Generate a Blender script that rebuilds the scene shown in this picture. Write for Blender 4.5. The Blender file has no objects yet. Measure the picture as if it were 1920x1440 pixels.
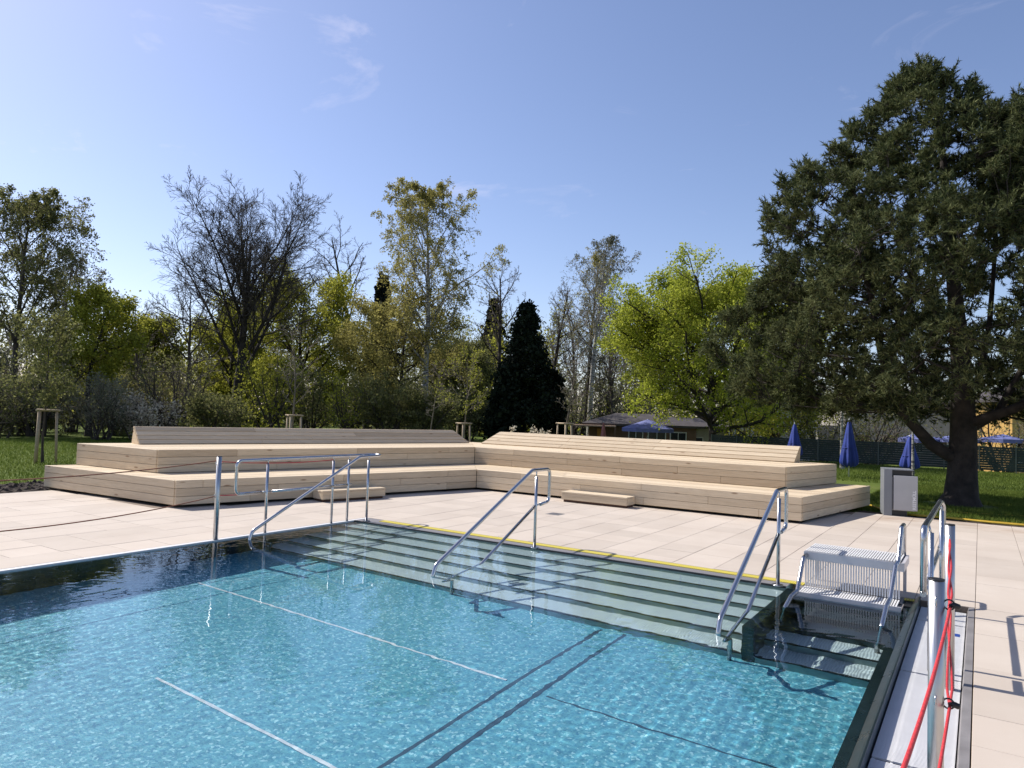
import bpy, bmesh, math, random
import numpy as np
from mathutils import Vector, Matrix

# ------------------------------------------------------------------ camera, sky, sun, exposure
scene = bpy.context.scene
COL = scene.collection
CAMP = Vector((8.038, -8.106, 1.68))
F_PX, PITCH, ROLL, YAW = 1327.555, 0.04359, 0.03255, 0.58508
R0 = Vector((math.cos(YAW), math.sin(YAW), 0))
FL = Vector((-math.sin(YAW), math.cos(YAW), 0))
FW = FL * math.cos(PITCH) + Vector((0, 0, 1)) * math.sin(PITCH)
U0 = R0.cross(FW)
RR = R0 * math.cos(ROLL) + U0 * math.sin(ROLL)
UU = -R0 * math.sin(ROLL) + U0 * math.cos(ROLL)
cam = bpy.data.cameras.new('camera')
cam.sensor_width = 36.0
cam.lens = F_PX / 1920 * 36
cam.clip_start = 0.05
cam.clip_end = 2000
camo = bpy.data.objects.new('camera', cam)
COL.objects.link(camo)
m = Matrix((RR, UU, -FW)).transposed().to_4x4()
m.translation = CAMP
camo.matrix_world = m
scene.camera = camo

SUN_EL, SUN_AZ = math.radians(45.5), math.radians(3.0)      # light travels towards +X, slightly +Y
LDIR = Vector((math.cos(SUN_EL) * math.cos(SUN_AZ), math.cos(SUN_EL) * math.sin(SUN_AZ), -math.sin(SUN_EL)))
world = bpy.data.worlds.new('World')
scene.world = world
world.use_nodes = True
wn, wl = world.node_tree.nodes, world.node_tree.links
wn.clear()
sky = wn.new('ShaderNodeTexSky')
sky.sky_type = 'NISHITA'
sky.sun_disc = False
sky.sun_elevation = SUN_EL
sky.sun_rotation = math.atan2(-LDIR.x, -LDIR.y)
sky.altitude = 400
sky.air_density = 1.0
sky.dust_density = 0.9
sky.ozone_density = 3.0
# thin cirrus over the whole sky
tc = wn.new('ShaderNodeTexCoord')
mp = wn.new('ShaderNodeMapping'); mp.inputs['Scale'].default_value = (1.4, 3.2, 5.0); mp.inputs['Location'].default_value = (0.62, 0.35, 0.15)
mp.inputs['Rotation'].default_value = (0, 0, 0.5)
nz = wn.new('ShaderNodeTexNoise'); nz.inputs['Scale'].default_value = 1.7; nz.inputs['Detail'].default_value = 9; nz.inputs['Roughness'].default_value = 0.62
nz.inputs['Distortion'].default_value = 0.9
rp = wn.new('ShaderNodeValToRGB'); rp.color_ramp.elements[0].position = 0.585; rp.color_ramp.elements[0].color = (0, 0, 0, 1)
rp.color_ramp.elements[1].position = 0.80; rp.color_ramp.elements[1].color = (1, 1, 1, 1)
ml = wn.new('ShaderNodeMath'); ml.operation = 'MULTIPLY'; ml.inputs[1].default_value = 0.42
mx = wn.new('ShaderNodeMix'); mx.data_type = 'RGBA'
mx.inputs['B'].default_value = (6.2, 6.5, 7.2, 1)
bg = wn.new('ShaderNodeBackground'); bg.inputs['Strength'].default_value = 0.118
wo = wn.new('ShaderNodeOutputWorld')
vr1 = wn.new('ShaderNodeVectorRotate'); vr1.rotation_type = 'Z_AXIS'; vr1.inputs['Angle'].default_value = math.radians(-9.0)
vr2 = wn.new('ShaderNodeVectorRotate'); vr2.rotation_type = 'AXIS_ANGLE'; vr2.inputs['Axis'].default_value = (R0.x, R0.y, 0); vr2.inputs['Angle'].default_value = math.radians(-2.2)
wl.new(tc.outputs['Generated'], vr2.inputs['Vector']); wl.new(vr2.outputs[0], vr1.inputs['Vector']); wl.new(vr1.outputs[0], mp.inputs['Vector']); wl.new(mp.outputs['Vector'], nz.inputs['Vector'])
wl.new(nz.outputs['Fac'], rp.inputs['Fac']); wl.new(rp.outputs['Color'], ml.inputs[0]); wl.new(ml.outputs[0], mx.inputs['Factor'])
wl.new(sky.outputs['Color'], mx.inputs['A']); tn = wn.new('ShaderNodeMix'); tn.data_type = 'RGBA'; tn.blend_type = 'MULTIPLY'; tn.inputs['Factor'].default_value = 1.0; tn.inputs['B'].default_value = (1.09, 0.98, 1.015, 1)
wl.new(mx.outputs['Result'], tn.inputs['A']); wl.new(tn.outputs['Result'], bg.inputs['Color']); wl.new(bg.outputs[0], wo.inputs['Surface'])

sun = bpy.data.lights.new('sun', 'SUN')
sun.energy = 4.3
sun.angle = math.radians(0.53)
sun.color = (1.0, 0.955, 0.89)
suno = bpy.data.objects.new('sun', sun)
COL.objects.link(suno)
suno.rotation_euler = LDIR.to_track_quat('-Z', 'Y').to_euler()
suno.location = (-20, 0, 30)
sun.cycles.is_caustics_light = True
scene.view_settings.view_transform = 'Standard'
scene.view_settings.look = 'None'
scene.view_settings.exposure = 0.42
scene.view_settings.gamma = 1.0
scene.view_settings.use_curve_mapping = False
scene.cycles.caustics_refractive = True
scene.cycles.caustics_reflective = False
scene.cycles.blur_glossy = 0.0
scene.cycles.sample_clamp_indirect = 4.0
scene.cycles.max_bounces = 10
scene.cycles.transmission_bounces = 8
scene.cycles.transparent_max_bounces = 8

# ------------------------------------------------------------------ helpers
RNG = np.random.default_rng(11)
random.seed(5)

def project(p):
    d = Vector(p) - CAMP
    w = d.dot(FW)
    if w < 0.05:
        return None
    return (960 + F_PX * d.dot(RR) / w, 720 - F_PX * d.dot(UU) / w, w)

def tag(o, label=None, cat=None, group=None, kind=None):
    if label: o['label'] = label
    if cat: o['category'] = cat
    if group: o['group'] = group
    if kind: o['kind'] = kind
    return o

def empty(name, loc, label, cat, group=None, rz=0.0):
    o = bpy.data.objects.new(name, None)
    o.empty_display_size = 0.2
    COL.objects.link(o)
    o.location = loc
    o.rotation_euler = (0, 0, rz)
    return tag(o, label, cat, group)

def link(name, me, mat, parent=None, loc=None, rz=0.0):
    if mat is not None and len(me.materials) == 0:
        for mm in (mat if isinstance(mat, (list, tuple)) else [mat]):
            me.materials.append(mm)
    o = bpy.data.objects.new(name, me)
    COL.objects.link(o)
    if loc is not None:
        o.location = loc
    o.rotation_euler = (0, 0, rz)
    if parent is not None:
        o.parent = parent
    return o

class MB:
    """collects shapes; build() makes ONE mesh object. Coordinates are the parent's local ones."""
    def __init__(s):
        s.v, s.f, s.sm = [], [], []
    def poly(s, vs, fs, smooth=False):
        n = len(s.v)
        s.v.extend([tuple(p) for p in vs])
        s.f.extend([tuple(i + n for i in f) for f in fs])
        s.sm.extend([smooth] * len(fs))
        return s
    def box(s, x0, x1, y0, y1, z0, z1):
        v = [(x, y, z) for z in (z0, z1) for y in (y0, y1) for x in (x0, x1)]
        return s.poly(v, [(0, 2, 3, 1), (4, 5, 7, 6), (0, 1, 5, 4), (2, 6, 7, 3), (0, 4, 6, 2), (1, 3, 7, 5)])
    def prism(s, pts, z0, z1):
        n = len(pts)
        v = [(p[0], p[1], z0) for p in pts] + [(p[0], p[1], z1) for p in pts]
        f = [tuple(range(n))[::-1], tuple(range(n, 2 * n))] + [(i, (i + 1) % n, n + (i + 1) % n, n + i) for i in range(n)]
        return s.poly(v, f)
    def extrude(s, sect, axis, a0, a1):
        """closed 2D section extruded along axis 0 (sect=(y,z)) or axis 1 (sect=(x,z))"""
        n = len(sect)
        mk = (lambda a, p: (a, p[0], p[1])) if axis == 0 else (lambda a, p: (p[0], a, p[1]))
        v = [mk(a0, p) for p in sect] + [mk(a1, p) for p in sect]
        f = [tuple(range(n))[::-1], tuple(range(n, 2 * n))] + [(i, (i + 1) % n, n + (i + 1) % n, n + i) for i in range(n)]
        return s.poly(v, f)
    def tube(s, pts, r, bend=0.0, sides=14, closed=False, cap=True):
        P = [Vector(p) for p in pts]
        if bend > 0:
            Q = []
            n = len(P)
            for i in range(n):
                if not closed and (i == 0 or i == n - 1):
                    Q.append(P[i]); continue
                a, b, c = P[i - 1], P[i], P[(i + 1) % n]
                d1, d2 = (a - b), (c - b)
                L1, L2 = d1.length, d2.length
                d1.normalize(); d2.normalize()
                ang = d1.angle(d2)
                if ang > 3.05:
                    Q.append(b); continue
                t = min(bend / math.tan(ang / 2), 0.48 * L1, 0.48 * L2)
                p1, p2 = b + d1 * t, b + d2 * t
                k = 8
                for j in range(k + 1):
                    u = j / k
                    Q.append(p1 * (1 - u) ** 2 + b * 2 * u * (1 - u) + p2 * u * u)
            P = Q
        n = len(P)
        rad = r if isinstance(r, (list, tuple)) else [r] * n
        rings = []
        prev = None
        for i in range(n):
            if closed:
                t = (P[(i + 1) % n] - P[i - 1])
            else:
                t = P[min(i + 1, n - 1)] - P[max(i - 1, 0)]
            t.normalize()
            if prev is None:
                up = Vector((0, 0, 1)) if abs(t.z) < 0.9 else Vector((1, 0, 0))
                x = t.cross(up).normalized()
            else:
                x = (prev - t * prev.dot(t)).normalized()
            prev = x
            y = t.cross(x)
            rings.append([P[i] + (x * math.cos(2 * math.pi * k / sides) + y * math.sin(2 * math.pi * k / sides)) * rad[min(i, len(rad) - 1)] for k in range(sides)])
        v = [p for ring in rings for p in ring]
        f = []
        m_ = n if closed else n - 1
        for i in range(m_):
            a, b = i * sides, ((i + 1) % n) * sides
            for k in range(sides):
                k2 = (k + 1) % sides
                f.append((a + k, a + k2, b + k2, b + k))
        s.poly(v, f, True)
        if cap and not closed:
            base = len(s.v) - len(v)
            s.f.append(tuple(base + k for k in range(sides))[::-1]); s.sm.append(False)
            s.f.append(tuple(base + (n - 1) * sides + k for k in range(sides))); s.sm.append(False)
        return s
    def mesh(s, name):
        me = bpy.data.meshes.new(name)
        me.from_pydata(s.v, [], s.f)
        bm = bmesh.new(); bm.from_mesh(me)
        bmesh.ops.recalc_face_normals(bm, faces=bm.faces)
        bm.to_mesh(me); bm.free()
        me.polygons.foreach_set('use_smooth', s.sm)
        me.update()
        return me
    def build(s, name, mat, parent=None, loc=None, rz=0.0):
        return link(name, s.mesh(name), mat, parent, loc, rz)

def bevel(o, w=0.003, seg=1):
    md = o.modifiers.new('bevel', 'BEVEL')
    md.width = w; md.segments = seg; md.limit_method = 'ANGLE'; md.angle_limit = math.radians(40)
    md.harden_normals = False
    return o

def np_mesh(name, V, F, smooth=False, mats=None, midx=None):
    """fast mesh from arrays; F is (n,3) or (n,4)"""
    me = bpy.data.meshes.new(name)
    V = np.ascontiguousarray(V, dtype=np.float32); F = np.ascontiguousarray(F, dtype=np.int32)
    k = F.shape[1]
    me.vertices.add(len(V)); me.vertices.foreach_set('co', V.ravel())
    me.loops.add(F.size); me.loops.foreach_set('vertex_index', F.ravel())
    me.polygons.add(len(F))
    me.polygons.foreach_set('loop_start', np.arange(0, F.size, k, dtype=np.int32))
    me.polygons.foreach_set('loop_total', np.full(len(F), k, dtype=np.int32))
    me.polygons.foreach_set('use_smooth', np.full(len(F), smooth))
    if midx is not None:
        me.polygons.foreach_set('material_index', midx)
    for mm in (mats or []):
        me.materials.append(mm)
    me.update(calc_edges=True)
    return me

# ------------------------------------------------------------------ materials
class NT:
    def __init__(s, name):
        s.m = bpy.data.materials.new(name)
        s.m.use_nodes = True
        s.t = s.m.node_tree
        s.b = s.t.nodes['Principled BSDF']
        s.out = s.t.nodes['Material Output']
    def n(s, typ, **kw):
        nd = s.t.nodes.new(typ)
        for k, v in kw.items():
            if k in nd.inputs: nd.inputs[k].default_value = v
            else: setattr(nd, k, v)
        return nd
    def l(s, a, b):
        s.t.links.new(a, b)
        return b
    def coord(s, kind='Object', scale=(1, 1, 1), rot=(0, 0, 0), rand=False):
        if kind == 'Position':
            src = s.n('ShaderNodeNewGeometry').outputs['Position']
        else:
            src = s.n('ShaderNodeTexCoord').outputs[kind]
        if rand:
            oi = s.n('ShaderNodeObjectInfo')
            ad = s.n('ShaderNodeVectorMath', operation='ADD')
            sc = s.n('ShaderNodeVectorMath', operation='SCALE'); sc.inputs['Scale'].default_value = 37.0
            cb = s.n('ShaderNodeCombineXYZ')
            s.l(oi.outputs['Random'], cb.inputs[0]); s.l(oi.outputs['Random'], cb.inputs[1]); s.l(oi.outputs['Random'], cb.inputs[2])
            s.l(cb.outputs[0], sc.inputs[0]); s.l(src, ad.inputs[0]); s.l(sc.outputs[0], ad.inputs[1])
            src = ad.outputs[0]
        mp = s.n('ShaderNodeMapping')
        mp.inputs['Scale'].default_value = scale; mp.inputs['Rotation'].default_value = rot
        s.l(src, mp.inputs['Vector'])
        return mp.outputs['Vector']
    def noise(s, vec, scale, detail=4, rough=0.55, dist=0.0):
        nd = s.n('ShaderNodeTexNoise', Scale=scale, Detail=detail, Roughness=rough, Distortion=dist)
        s.l(vec, nd.inputs['Vector'])
        return nd.outputs['Fac']
    def ramp(s, fac, stops):
        nd = s.n('ShaderNodeValToRGB')
        cr = nd.color_ramp
        while len(cr.elements) < len(stops): cr.elements.new(0.5)
        for e, (p, c) in zip(cr.elements, stops):
            e.position = p
            e.color = (c[0], c[1], c[2], 1) if isinstance(c, (tuple, list)) else (c, c, c, 1)
        s.l(fac, nd.inputs['Fac'])
        return nd.outputs['Color']
    def mix(s, fac, a, b, blend='MIX'):
        nd = s.n('ShaderNodeMix', data_type='RGBA', blend_type=blend)
        for key, val in (('Factor', fac), ('A', a), ('B', b)):
            if isinstance(val, (int, float)): nd.inputs[key].default_value = val
            elif isinstance(val, (tuple, list)): nd.inputs[key].default_value = (val[0], val[1], val[2], 1)
            else: s.l(val, nd.inputs[key])
        return nd.outputs['Result']
    def bump(s, h, strength=0.3, dist=0.01, prev=None):
        nd = s.n('ShaderNodeBump', Strength=strength, Distance=dist)
        s.l(h, nd.inputs['Height'])
        if prev is not None: s.l(prev, nd.inputs['Normal'])
        return nd.outputs['Normal']
    def rand(s):
        return s.n('ShaderNodeObjectInfo').outputs['Random']
    def set(s, color=None, rough=None, metal=None, normal=None, spec=None):
        b = s.b
        for key, val in (('Base Color', color), ('Roughness', rough), ('Metallic', metal), ('Normal', normal), ('Specular IOR Level', spec)):
            if val is None: continue
            if isinstance(val, (int, float)): b.inputs[key].default_value = val
            elif isinstance(val, (tuple, list)): b.inputs[key].default_value = (val[0], val[1], val[2], 1)
            else: s.l(val, b.inputs[key])
        return s.m

def simple(name, col, rough=0.6, metal=0.0, var=0.15, scale=8.0, bump=0.0, kind='Object', spec=None):
    t = NT(name)
    v = t.coord(kind)
    n1 = t.noise(v, scale, 5)
    c = t.ramp(n1, [(0.3, tuple(x * (1 - var) for x in col)), (0.7, tuple(min(1, x * (1 + var)) for x in col))])
    nm = t.bump(t.noise(v, scale * 6, 3), bump, 0.01) if bump else None
    return t.set(c, rough, metal, nm, spec)

M = {}
# --- beige concrete deck slabs
t = NT('deck_slab'); v = t.coord('Position')
base = t.ramp(t.noise(v, 1.3, 6, 0.6), [(0.3, (0.545, 0.465, 0.385)), (0.7, (0.61, 0.53, 0.445))])
rnd = t.ramp(t.rand(), [(0.0, (0.92, 0.915, 0.91)), (0.5, (0.98, 0.975, 0.97)), (1.0, (1.04, 1.035, 1.03))])
base = t.mix(1.0, base, rnd, 'MULTIPLY')
vs = t.coord('Position', (1.0, 5.5, 1.0))
scuff = t.ramp(t.noise(vs, 2.3, 7, 0.7, 0.6), [(0.64, 0.0), (0.74, 1.0)])
base = t.mix(t.ramp(scuff, [(0, 0.0), (1, 0.22)]), base, (0.40, 0.31, 0.25))
# rust brown stains along the lawn edge
sx = t.n('ShaderNodeSeparateXYZ'); t.l(t.coord('Position'), sx.inputs[0])
mr = t.n('ShaderNodeMapRange'); mr.inputs['From Min'].default_value = 5.9; mr.inputs['From Max'].default_value = 7.4
t.l(sx.outputs['Y'], mr.inputs['Value'])
st = t.n('ShaderNodeMath', operation='MULTIPLY'); t.l(mr.outputs[0], st.inputs[0])
t.l(t.ramp(t.noise(t.coord('Position', (0.7, 1.6, 1)), 1.6, 6, 0.65), [(0.45, 0.0), (0.62, 0.85)]), st.inputs[1])
base = t.mix(st.outputs[0], base, (0.30, 0.17, 0.09))
fine = t.noise(v, 160, 3)
base = t.mix(0.10, base, fine, 'MULTIPLY')
M['slab'] = t.set(base, 0.82, 0, t.bump(fine, 0.25, 0.003), 0.25)
M['grout'] = simple('deck_joint', (0.22, 0.17, 0.13), 0.95, 0, 0.25, 9, 0.3, 'Position')

# --- pale larch boards
def wood(name, c0, c1, knots=True):
    t = NT(name)
    v = t.coord('Object', (0.55, 9, 9), rand=True)
    g = t.noise(v, 3.0, 7, 0.6, 0.5)
    col = t.ramp(g, [(0.25, c0), (0.75, c1)])
    v2 = t.coord('Object', (2.5, 60, 60), rand=True)
    fg = t.noise(v2, 2.0, 3, 0.6)
    col = t.mix(0.38, col, t.ramp(fg, [(0.3, 0.55), (0.6, 1.0)]), 'MULTIPLY')
    col = t.mix(1.0, col, t.ramp(t.rand(), [(0, (0.80, 0.77, 0.73)), (0.5, (0.95, 0.94, 0.92)), (1, (1.07, 1.06, 1.03))]), 'MULTIPLY')
    if knots:
        vo = t.n('ShaderNodeTexVoronoi', Scale=1.0)
        t.l(t.coord('Object', (1.7, 6.5, 6.5), rand=True), vo.inputs['Vector'])
        kn = t.ramp(vo.outputs['Distance'], [(0.05, 1.0), (0.13, 0.0)])
        col = t.mix(t.mix(1.0, kn, (0.75, 0.75, 0.75), 'MULTIPLY'), col, (0.24, 0.13, 0.07))
    return t.set(col, 0.72, 0, t.bump(fg, 0.25, 0.002), 0.25)
M['wood'] = wood('larch_board', (0.65, 0.515, 0.355), (0.78, 0.65, 0.475))
M['core'] = simple('terrace_core', (0.02, 0.017, 0.015), 0.95)
M['plinth'] = simple('brown_plinth', (0.09, 0.045, 0.03), 0.8)
M['stake'] = wood('pine_stake', (0.38, 0.29, 0.19), (0.55, 0.43, 0.30), False)

# --- stainless steel
t = NT('stainless_tube'); v = t.coord('Object')
M['steel'] = t.set((0.50, 0.50, 0.51), 0.24, 1.0)
t = NT('brushed_post'); v = t.coord('Object', (60, 60, 1.0))
M['post'] = t.set((0.55, 0.54, 0.53), t.ramp(t.noise(v, 4, 3), [(0.3, 0.30), (0.7, 0.46)]), 1.0)
t = NT('stainless_sheet'); v = t.coord('Position', (1, 1, 1))
g = t.noise(v, 2.5, 5)
M['sheet'] = t.set(t.ramp(g, [(0.3, (0.035, 0.060, 0.068)), (0.7, (0.050, 0.080, 0.088))]), t.ramp(g, [(0.3, 0.25), (0.7, 0.38)]), 0.7)
t = NT('coping_steel')
M['coping'] = t.set((0.74, 0.72, 0.70), 0.45, 0.0)

def lattice(t, pitch, mode='dots'):
    """raised anti-slip pattern: dots or ribs, from world position"""
    sx = t.n('ShaderNodeSeparateXYZ'); t.l(t.coord('Position'), sx.inputs[0])
    def wave(sock):
        mu = t.n('ShaderNodeMath', operation='MULTIPLY'); mu.inputs[1].default_value = 2 * math.pi / pitch
        t.l(sock, mu.inputs[0])
        si = t.n('ShaderNodeMath', operation='SINE'); t.l(mu.outputs[0], si.inputs[0])
        return si.outputs[0]
    if mode == 'ribs':
        return wave(sx.outputs['X'])
    a = t.n('ShaderNodeMath', operation='ADD'); t.l(sx.outputs['X'], a.inputs[0]); t.l(sx.outputs['Y'], a.inputs[1])
    b = t.n('ShaderNodeMath', operation='SUBTRACT'); t.l(sx.outputs['X'], b.inputs[0]); t.l(sx.outputs['Y'], b.inputs[1])
    mu = t.n('ShaderNodeMath', operation='MULTIPLY'); t.l(wave(a.outputs[0]), mu.inputs[0]); t.l(wave(b.outputs[0]), mu.inputs[1])
    return mu.outputs[0]
t = NT('pool_floor_steel')
v_ = t.coord('Position', (1, 1, 0)); dots = t.noise(v_, 55, 3, 0.6)
big = t.noise(t.coord('Position'), 0.9, 4, 0.6)
col = t.ramp(big, [(0.3, (0.125, 0.415, 0.495)), (0.7, (0.175, 0.50, 0.58))])
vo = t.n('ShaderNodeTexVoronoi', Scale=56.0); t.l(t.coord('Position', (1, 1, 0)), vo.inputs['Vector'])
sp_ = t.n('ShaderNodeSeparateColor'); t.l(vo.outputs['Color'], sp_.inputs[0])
glint_cell = t.ramp(sp_.outputs[0], [(0.0, (0.50, 0.66, 0.80)), (0.45, (0.92, 0.95, 0.98)), (0.84, (1.10, 1.06, 1.02)), (0.94, (2.8, 1.65, 1.5))])  # brightest cells are sun glints painted into the floor colour
col = t.mix(1.0, col, glint_cell, 'MULTIPLY')
col = t.mix(t.ramp(dots, [(0.52, 0.0), (0.66, 0.32)]), col, (0.06, 0.27, 0.40))
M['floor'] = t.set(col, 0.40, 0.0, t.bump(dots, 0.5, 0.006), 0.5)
t = NT('step_tread_steel')
ribs = lattice(t, 0.022, 'ribs')
col = t.mix(t.ramp(ribs, [(0.2, 0.0), (0.8, 0.5)]), (0.68, 0.76, 0.74), (0.46, 0.53, 0.53))
M['tread'] = t.set(col, 0.5, 0.0, t.bump(ribs, 0.5, 0.004), 0.4)
t = NT('deck_tread_steel')
ribs = lattice(t, 0.022, 'ribs')
M['tread0'] = t.set(t.mix(t.ramp(ribs, [(0.2, 0.0), (0.8, 0.6)]), (0.30, 0.28, 0.28), (0.14, 0.135, 0.14)), 0.5, 0.2, t.bump(ribs, 0.5, 0.004), 0.4)
M['slot'] = simple('channel_gap', (0.02, 0.07, 0.11), 0.6)
M['riser'] = simple('step_riser_steel', (0.34, 0.46, 0.46), 0.45, 0.0, 0.2, 4, 0, 'Position')
M['nosing'] = simple('black_nosing', (0.012, 0.014, 0.014), 0.6)
t = NT('yellow_strip')
ribs = lattice(t, 0.022, 'ribs')
M['yellow'] = t.set(t.mix(t.ramp(ribs, [(0.3, 0.0), (0.8, 0.55)]), (0.66, 0.54, 0.07), (0.28, 0.23, 0.04)), 0.55, 0, t.bump(ribs, 0.5, 0.004))
M['weld'] = simple('white_weld_glint', (0.86, 0.88, 0.88), 0.3, 0.0, 0.1, 30)  # glint along the seams is painted in as white
M['black'] = simple('black_plastic', (0.015, 0.015, 0.016), 0.45)
M['white'] = simple('white_plastic', (0.74, 0.73, 0.72), 0.42, 0, 0.05, 5)
M['beam'] = simple('white_beam', (0.62, 0.60, 0.62), 0.4, 0.2, 0.05, 5)
M['frame'] = simple('gutter_frame', (0.28, 0.26, 0.25), 0.55, 0.3, 0.2, 4, 0.1)
M['void'] = simple('gutter_void', (0.03, 0.03, 0.035), 0.9)
M['rope'] = simple('red_rope', (0.55, 0.035, 0.04), 0.6, 0, 0.25, 60, 0.3)
M['ropeold'] = simple('faded_rope', (0.30, 0.10, 0.05), 0.75, 0, 0.3, 20, 0.3)
M['bluetape'] = simple('blue_label', (0.02, 0.06, 0.28), 0.5)
# --- water: refracting surface
t = NT('pool_water')
t.t.nodes.remove(t.b)
gl = t.n('ShaderNodeBsdfGlass', IOR=1.333, Roughness=0.0)
gl.inputs['Color'].default_value = (0.90, 0.975, 1.0, 1)
t.l(gl.outputs[0], t.out.inputs['Surface'])
M['water'] = t.m
# ------------------------------------------------------------------ pool basin (setting)
FLOOR_Z, WATER_Z = -0.94, -0.016
RUN, RISE, EDGE0 = 0.326, 0.157, -0.335
LW, RW = 0.085, 7.42          # inner faces of the left and right walls
basin = tag(MB().box(-0.4, 8.4, -26, 0.3, -1.3, -1.25).build('pool_basin', M['core']), kind='structure')
fl = MB().poly([(LW, -26, FLOOR_Z), (RW, -26, FLOOR_Z), (RW, -1.95, FLOOR_Z), (LW, -1.95, FLOOR_Z)], [(0, 1, 2, 3)]).build('pool_floor', M['floor'], basin)
MB().box(LW - 0.05, LW, -26, -0.002, -1.2, -0.03).build('pool_wall', M['sheet'], basin)
# right wall with its sloping grip lip
MB().extrude([(RW, -1.2), (RW, -0.075), (7.535, 0.022), (7.548, 0.03), (7.558, 0.03), (7.558, -1.2)], 1, -26, -0.002).build('pool_wall', M['sheet'], basin)
# weld seams and the covered inlet channel on the floor
for (x0, x1, y) in ((1.0, 5.02, -3.49), (3.0, 5.02, -5.1), (5.4, RW, -3.53), (3.0, 5.02, -6.7)):
    bright = x0 < 5
    MB().box(x0, x1, y - (0.0125 if bright else 0.008), y + (0.0125 if bright else 0.008), FLOOR_Z - 0.004, FLOOR_Z + (0.012 if bright else 0.004)).build('weld_seam', M['weld'] if bright else M['slot'], basin)
for x in (5.09, 5.32):
    MB().box(x - 0.017, x + 0.017, -26, -2.0, FLOOR_Z - 0.01, FLOOR_Z + 0.004).build('channel_slot', M['slot'], basin)
MB().box(5.107, 5.303, -26, -2.0, FLOOR_Z - 0.01, FLOOR_Z + 0.006).build('channel_cover', M['floor'], basin)

# water surface: rippled sheet, rest of the pool flat behind the camera
gx = np.arange(LW, 7.53, 0.022); gy = np.arange(-9.0, EDGE0 + 0.004, 0.022)
gx[-1] = 7.53
X, Y = np.meshgrid(gx, gy, indexing='ij')
def ripples(X, Y):
    r = np.random.default_rng(3)
    Z = np.zeros_like(X)
    for k in range(60):
        lam = 0.066 * (0.40 / 0.066) ** r.uniform(0, 1)
        a = r.normal(0.35, 0.9)
        ph = r.uniform(0, 6.28)
        wv = np.sin((X * math.cos(a) + Y * math.sin(a)) * 2 * math.pi / lam + ph)
        Z += wv * lam * 0.00105 * (0.95 if lam < 0.11 else 0.30)
    env = 0.55 + 0.45 * np.sin(X * 0.9 + 1.3 * np.sin(Y * 0.7)) * np.sin(Y * 0.8 + 0.6)
    return Z * env
Zw = WATER_Z + ripples(X, Y)
nx, ny = X.shape
V = np.stack([X, Y, Zw], -1).reshape(-1, 3)
idx = np.arange(nx * ny).reshape(nx, ny)
Fq = np.stack([idx[:-1, :-1], idx[1:, :-1], idx[1:, 1:], idx[:-1, 1:]], -1).reshape(-1, 4)
n0 = len(V)
V = np.vstack([V, [[LW, -26, WATER_Z], [7.53, -26, WATER_Z], [7.53, -9.0, WATER_Z], [LW, -9.0, WATER_Z]]])
Fq = np.vstack([Fq, [[n0, n0 + 1, n0 + 2, n0 + 3]]])
water = link('pool_water', np_mesh('pool_water', V, Fq, True), M['water'])
tag(water, kind='structure')
water.cycles.is_caustics_caster = True
for o in [basin] + list(basin.children):
    o.cycles.is_caustics_receiver = True

# left coping with its thin joint
cop = tag(MB().box(0.012, LW + 0.002, -26, -0.002, -0.06, 0.000).build('pool_coping', M['coping']), kind='structure')

# ------------------------------------------------------------------ wide pool stairs
stairs = empty('pool_stairs', (0, 0, 0), 'wide submerged stainless stairs with dark nosings and a yellow edge strip', 'stairs')
XL, XD0, XD1 = LW, 6.37, 6.47
for k in range(6):
    yf = EDGE0 - k * RUN
    yb = 0.0 if k == 0 else EDGE0 - (k - 1) * RUN
    z = -k * RISE if k else -0.004
    zb = -(k + 1) * RISE
    for (xa, xb) in ((XL, XD0), (XD1, RW)):
        st_ = MB().extrude([(yb, z), (yb, zb - 0.02), (yf, zb - 0.02), (yf, z)], 0, xa, xb)
        o = st_.build('step', [M['sheet'], M['sheet']] if (xa > 6.4 and 0 < k < 4) else [M['riser'], M['tread'] if k else M['tread0']], stairs)
        for p in o.data.polygons:
            if p.center.z > z - 0.001: p.material_index = 1
        o.cycles.is_caustics_receiver = True
        nz_ = MB().box(xa + 0.002, xb - 0.002, yf - 0.004, yf + 0.022, z - 0.020, z + 0.003).build('nosing', M['nosing'], o)
        nz_.cycles.is_caustics_receiver = True
MB().box(0.42, XD0 + 0.13, -0.145, -0.02, -0.003, 0.003).build('warning_strip', M['yellow'], stairs)
MB().box(7.42, 7.53, -0.12, -0.03, -0.003, 0.002).build('warning_strip', M['yellow'], stairs)
dv = MB().box(XD0, XD1, -1.97, -0.12, FLOOR_Z, -0.062)
dvo = dv.build('divider_wall', M['sheet'], stairs); bevel(dvo, 0.006, 2); dvo.cycles.is_caustics_receiver = True

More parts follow.
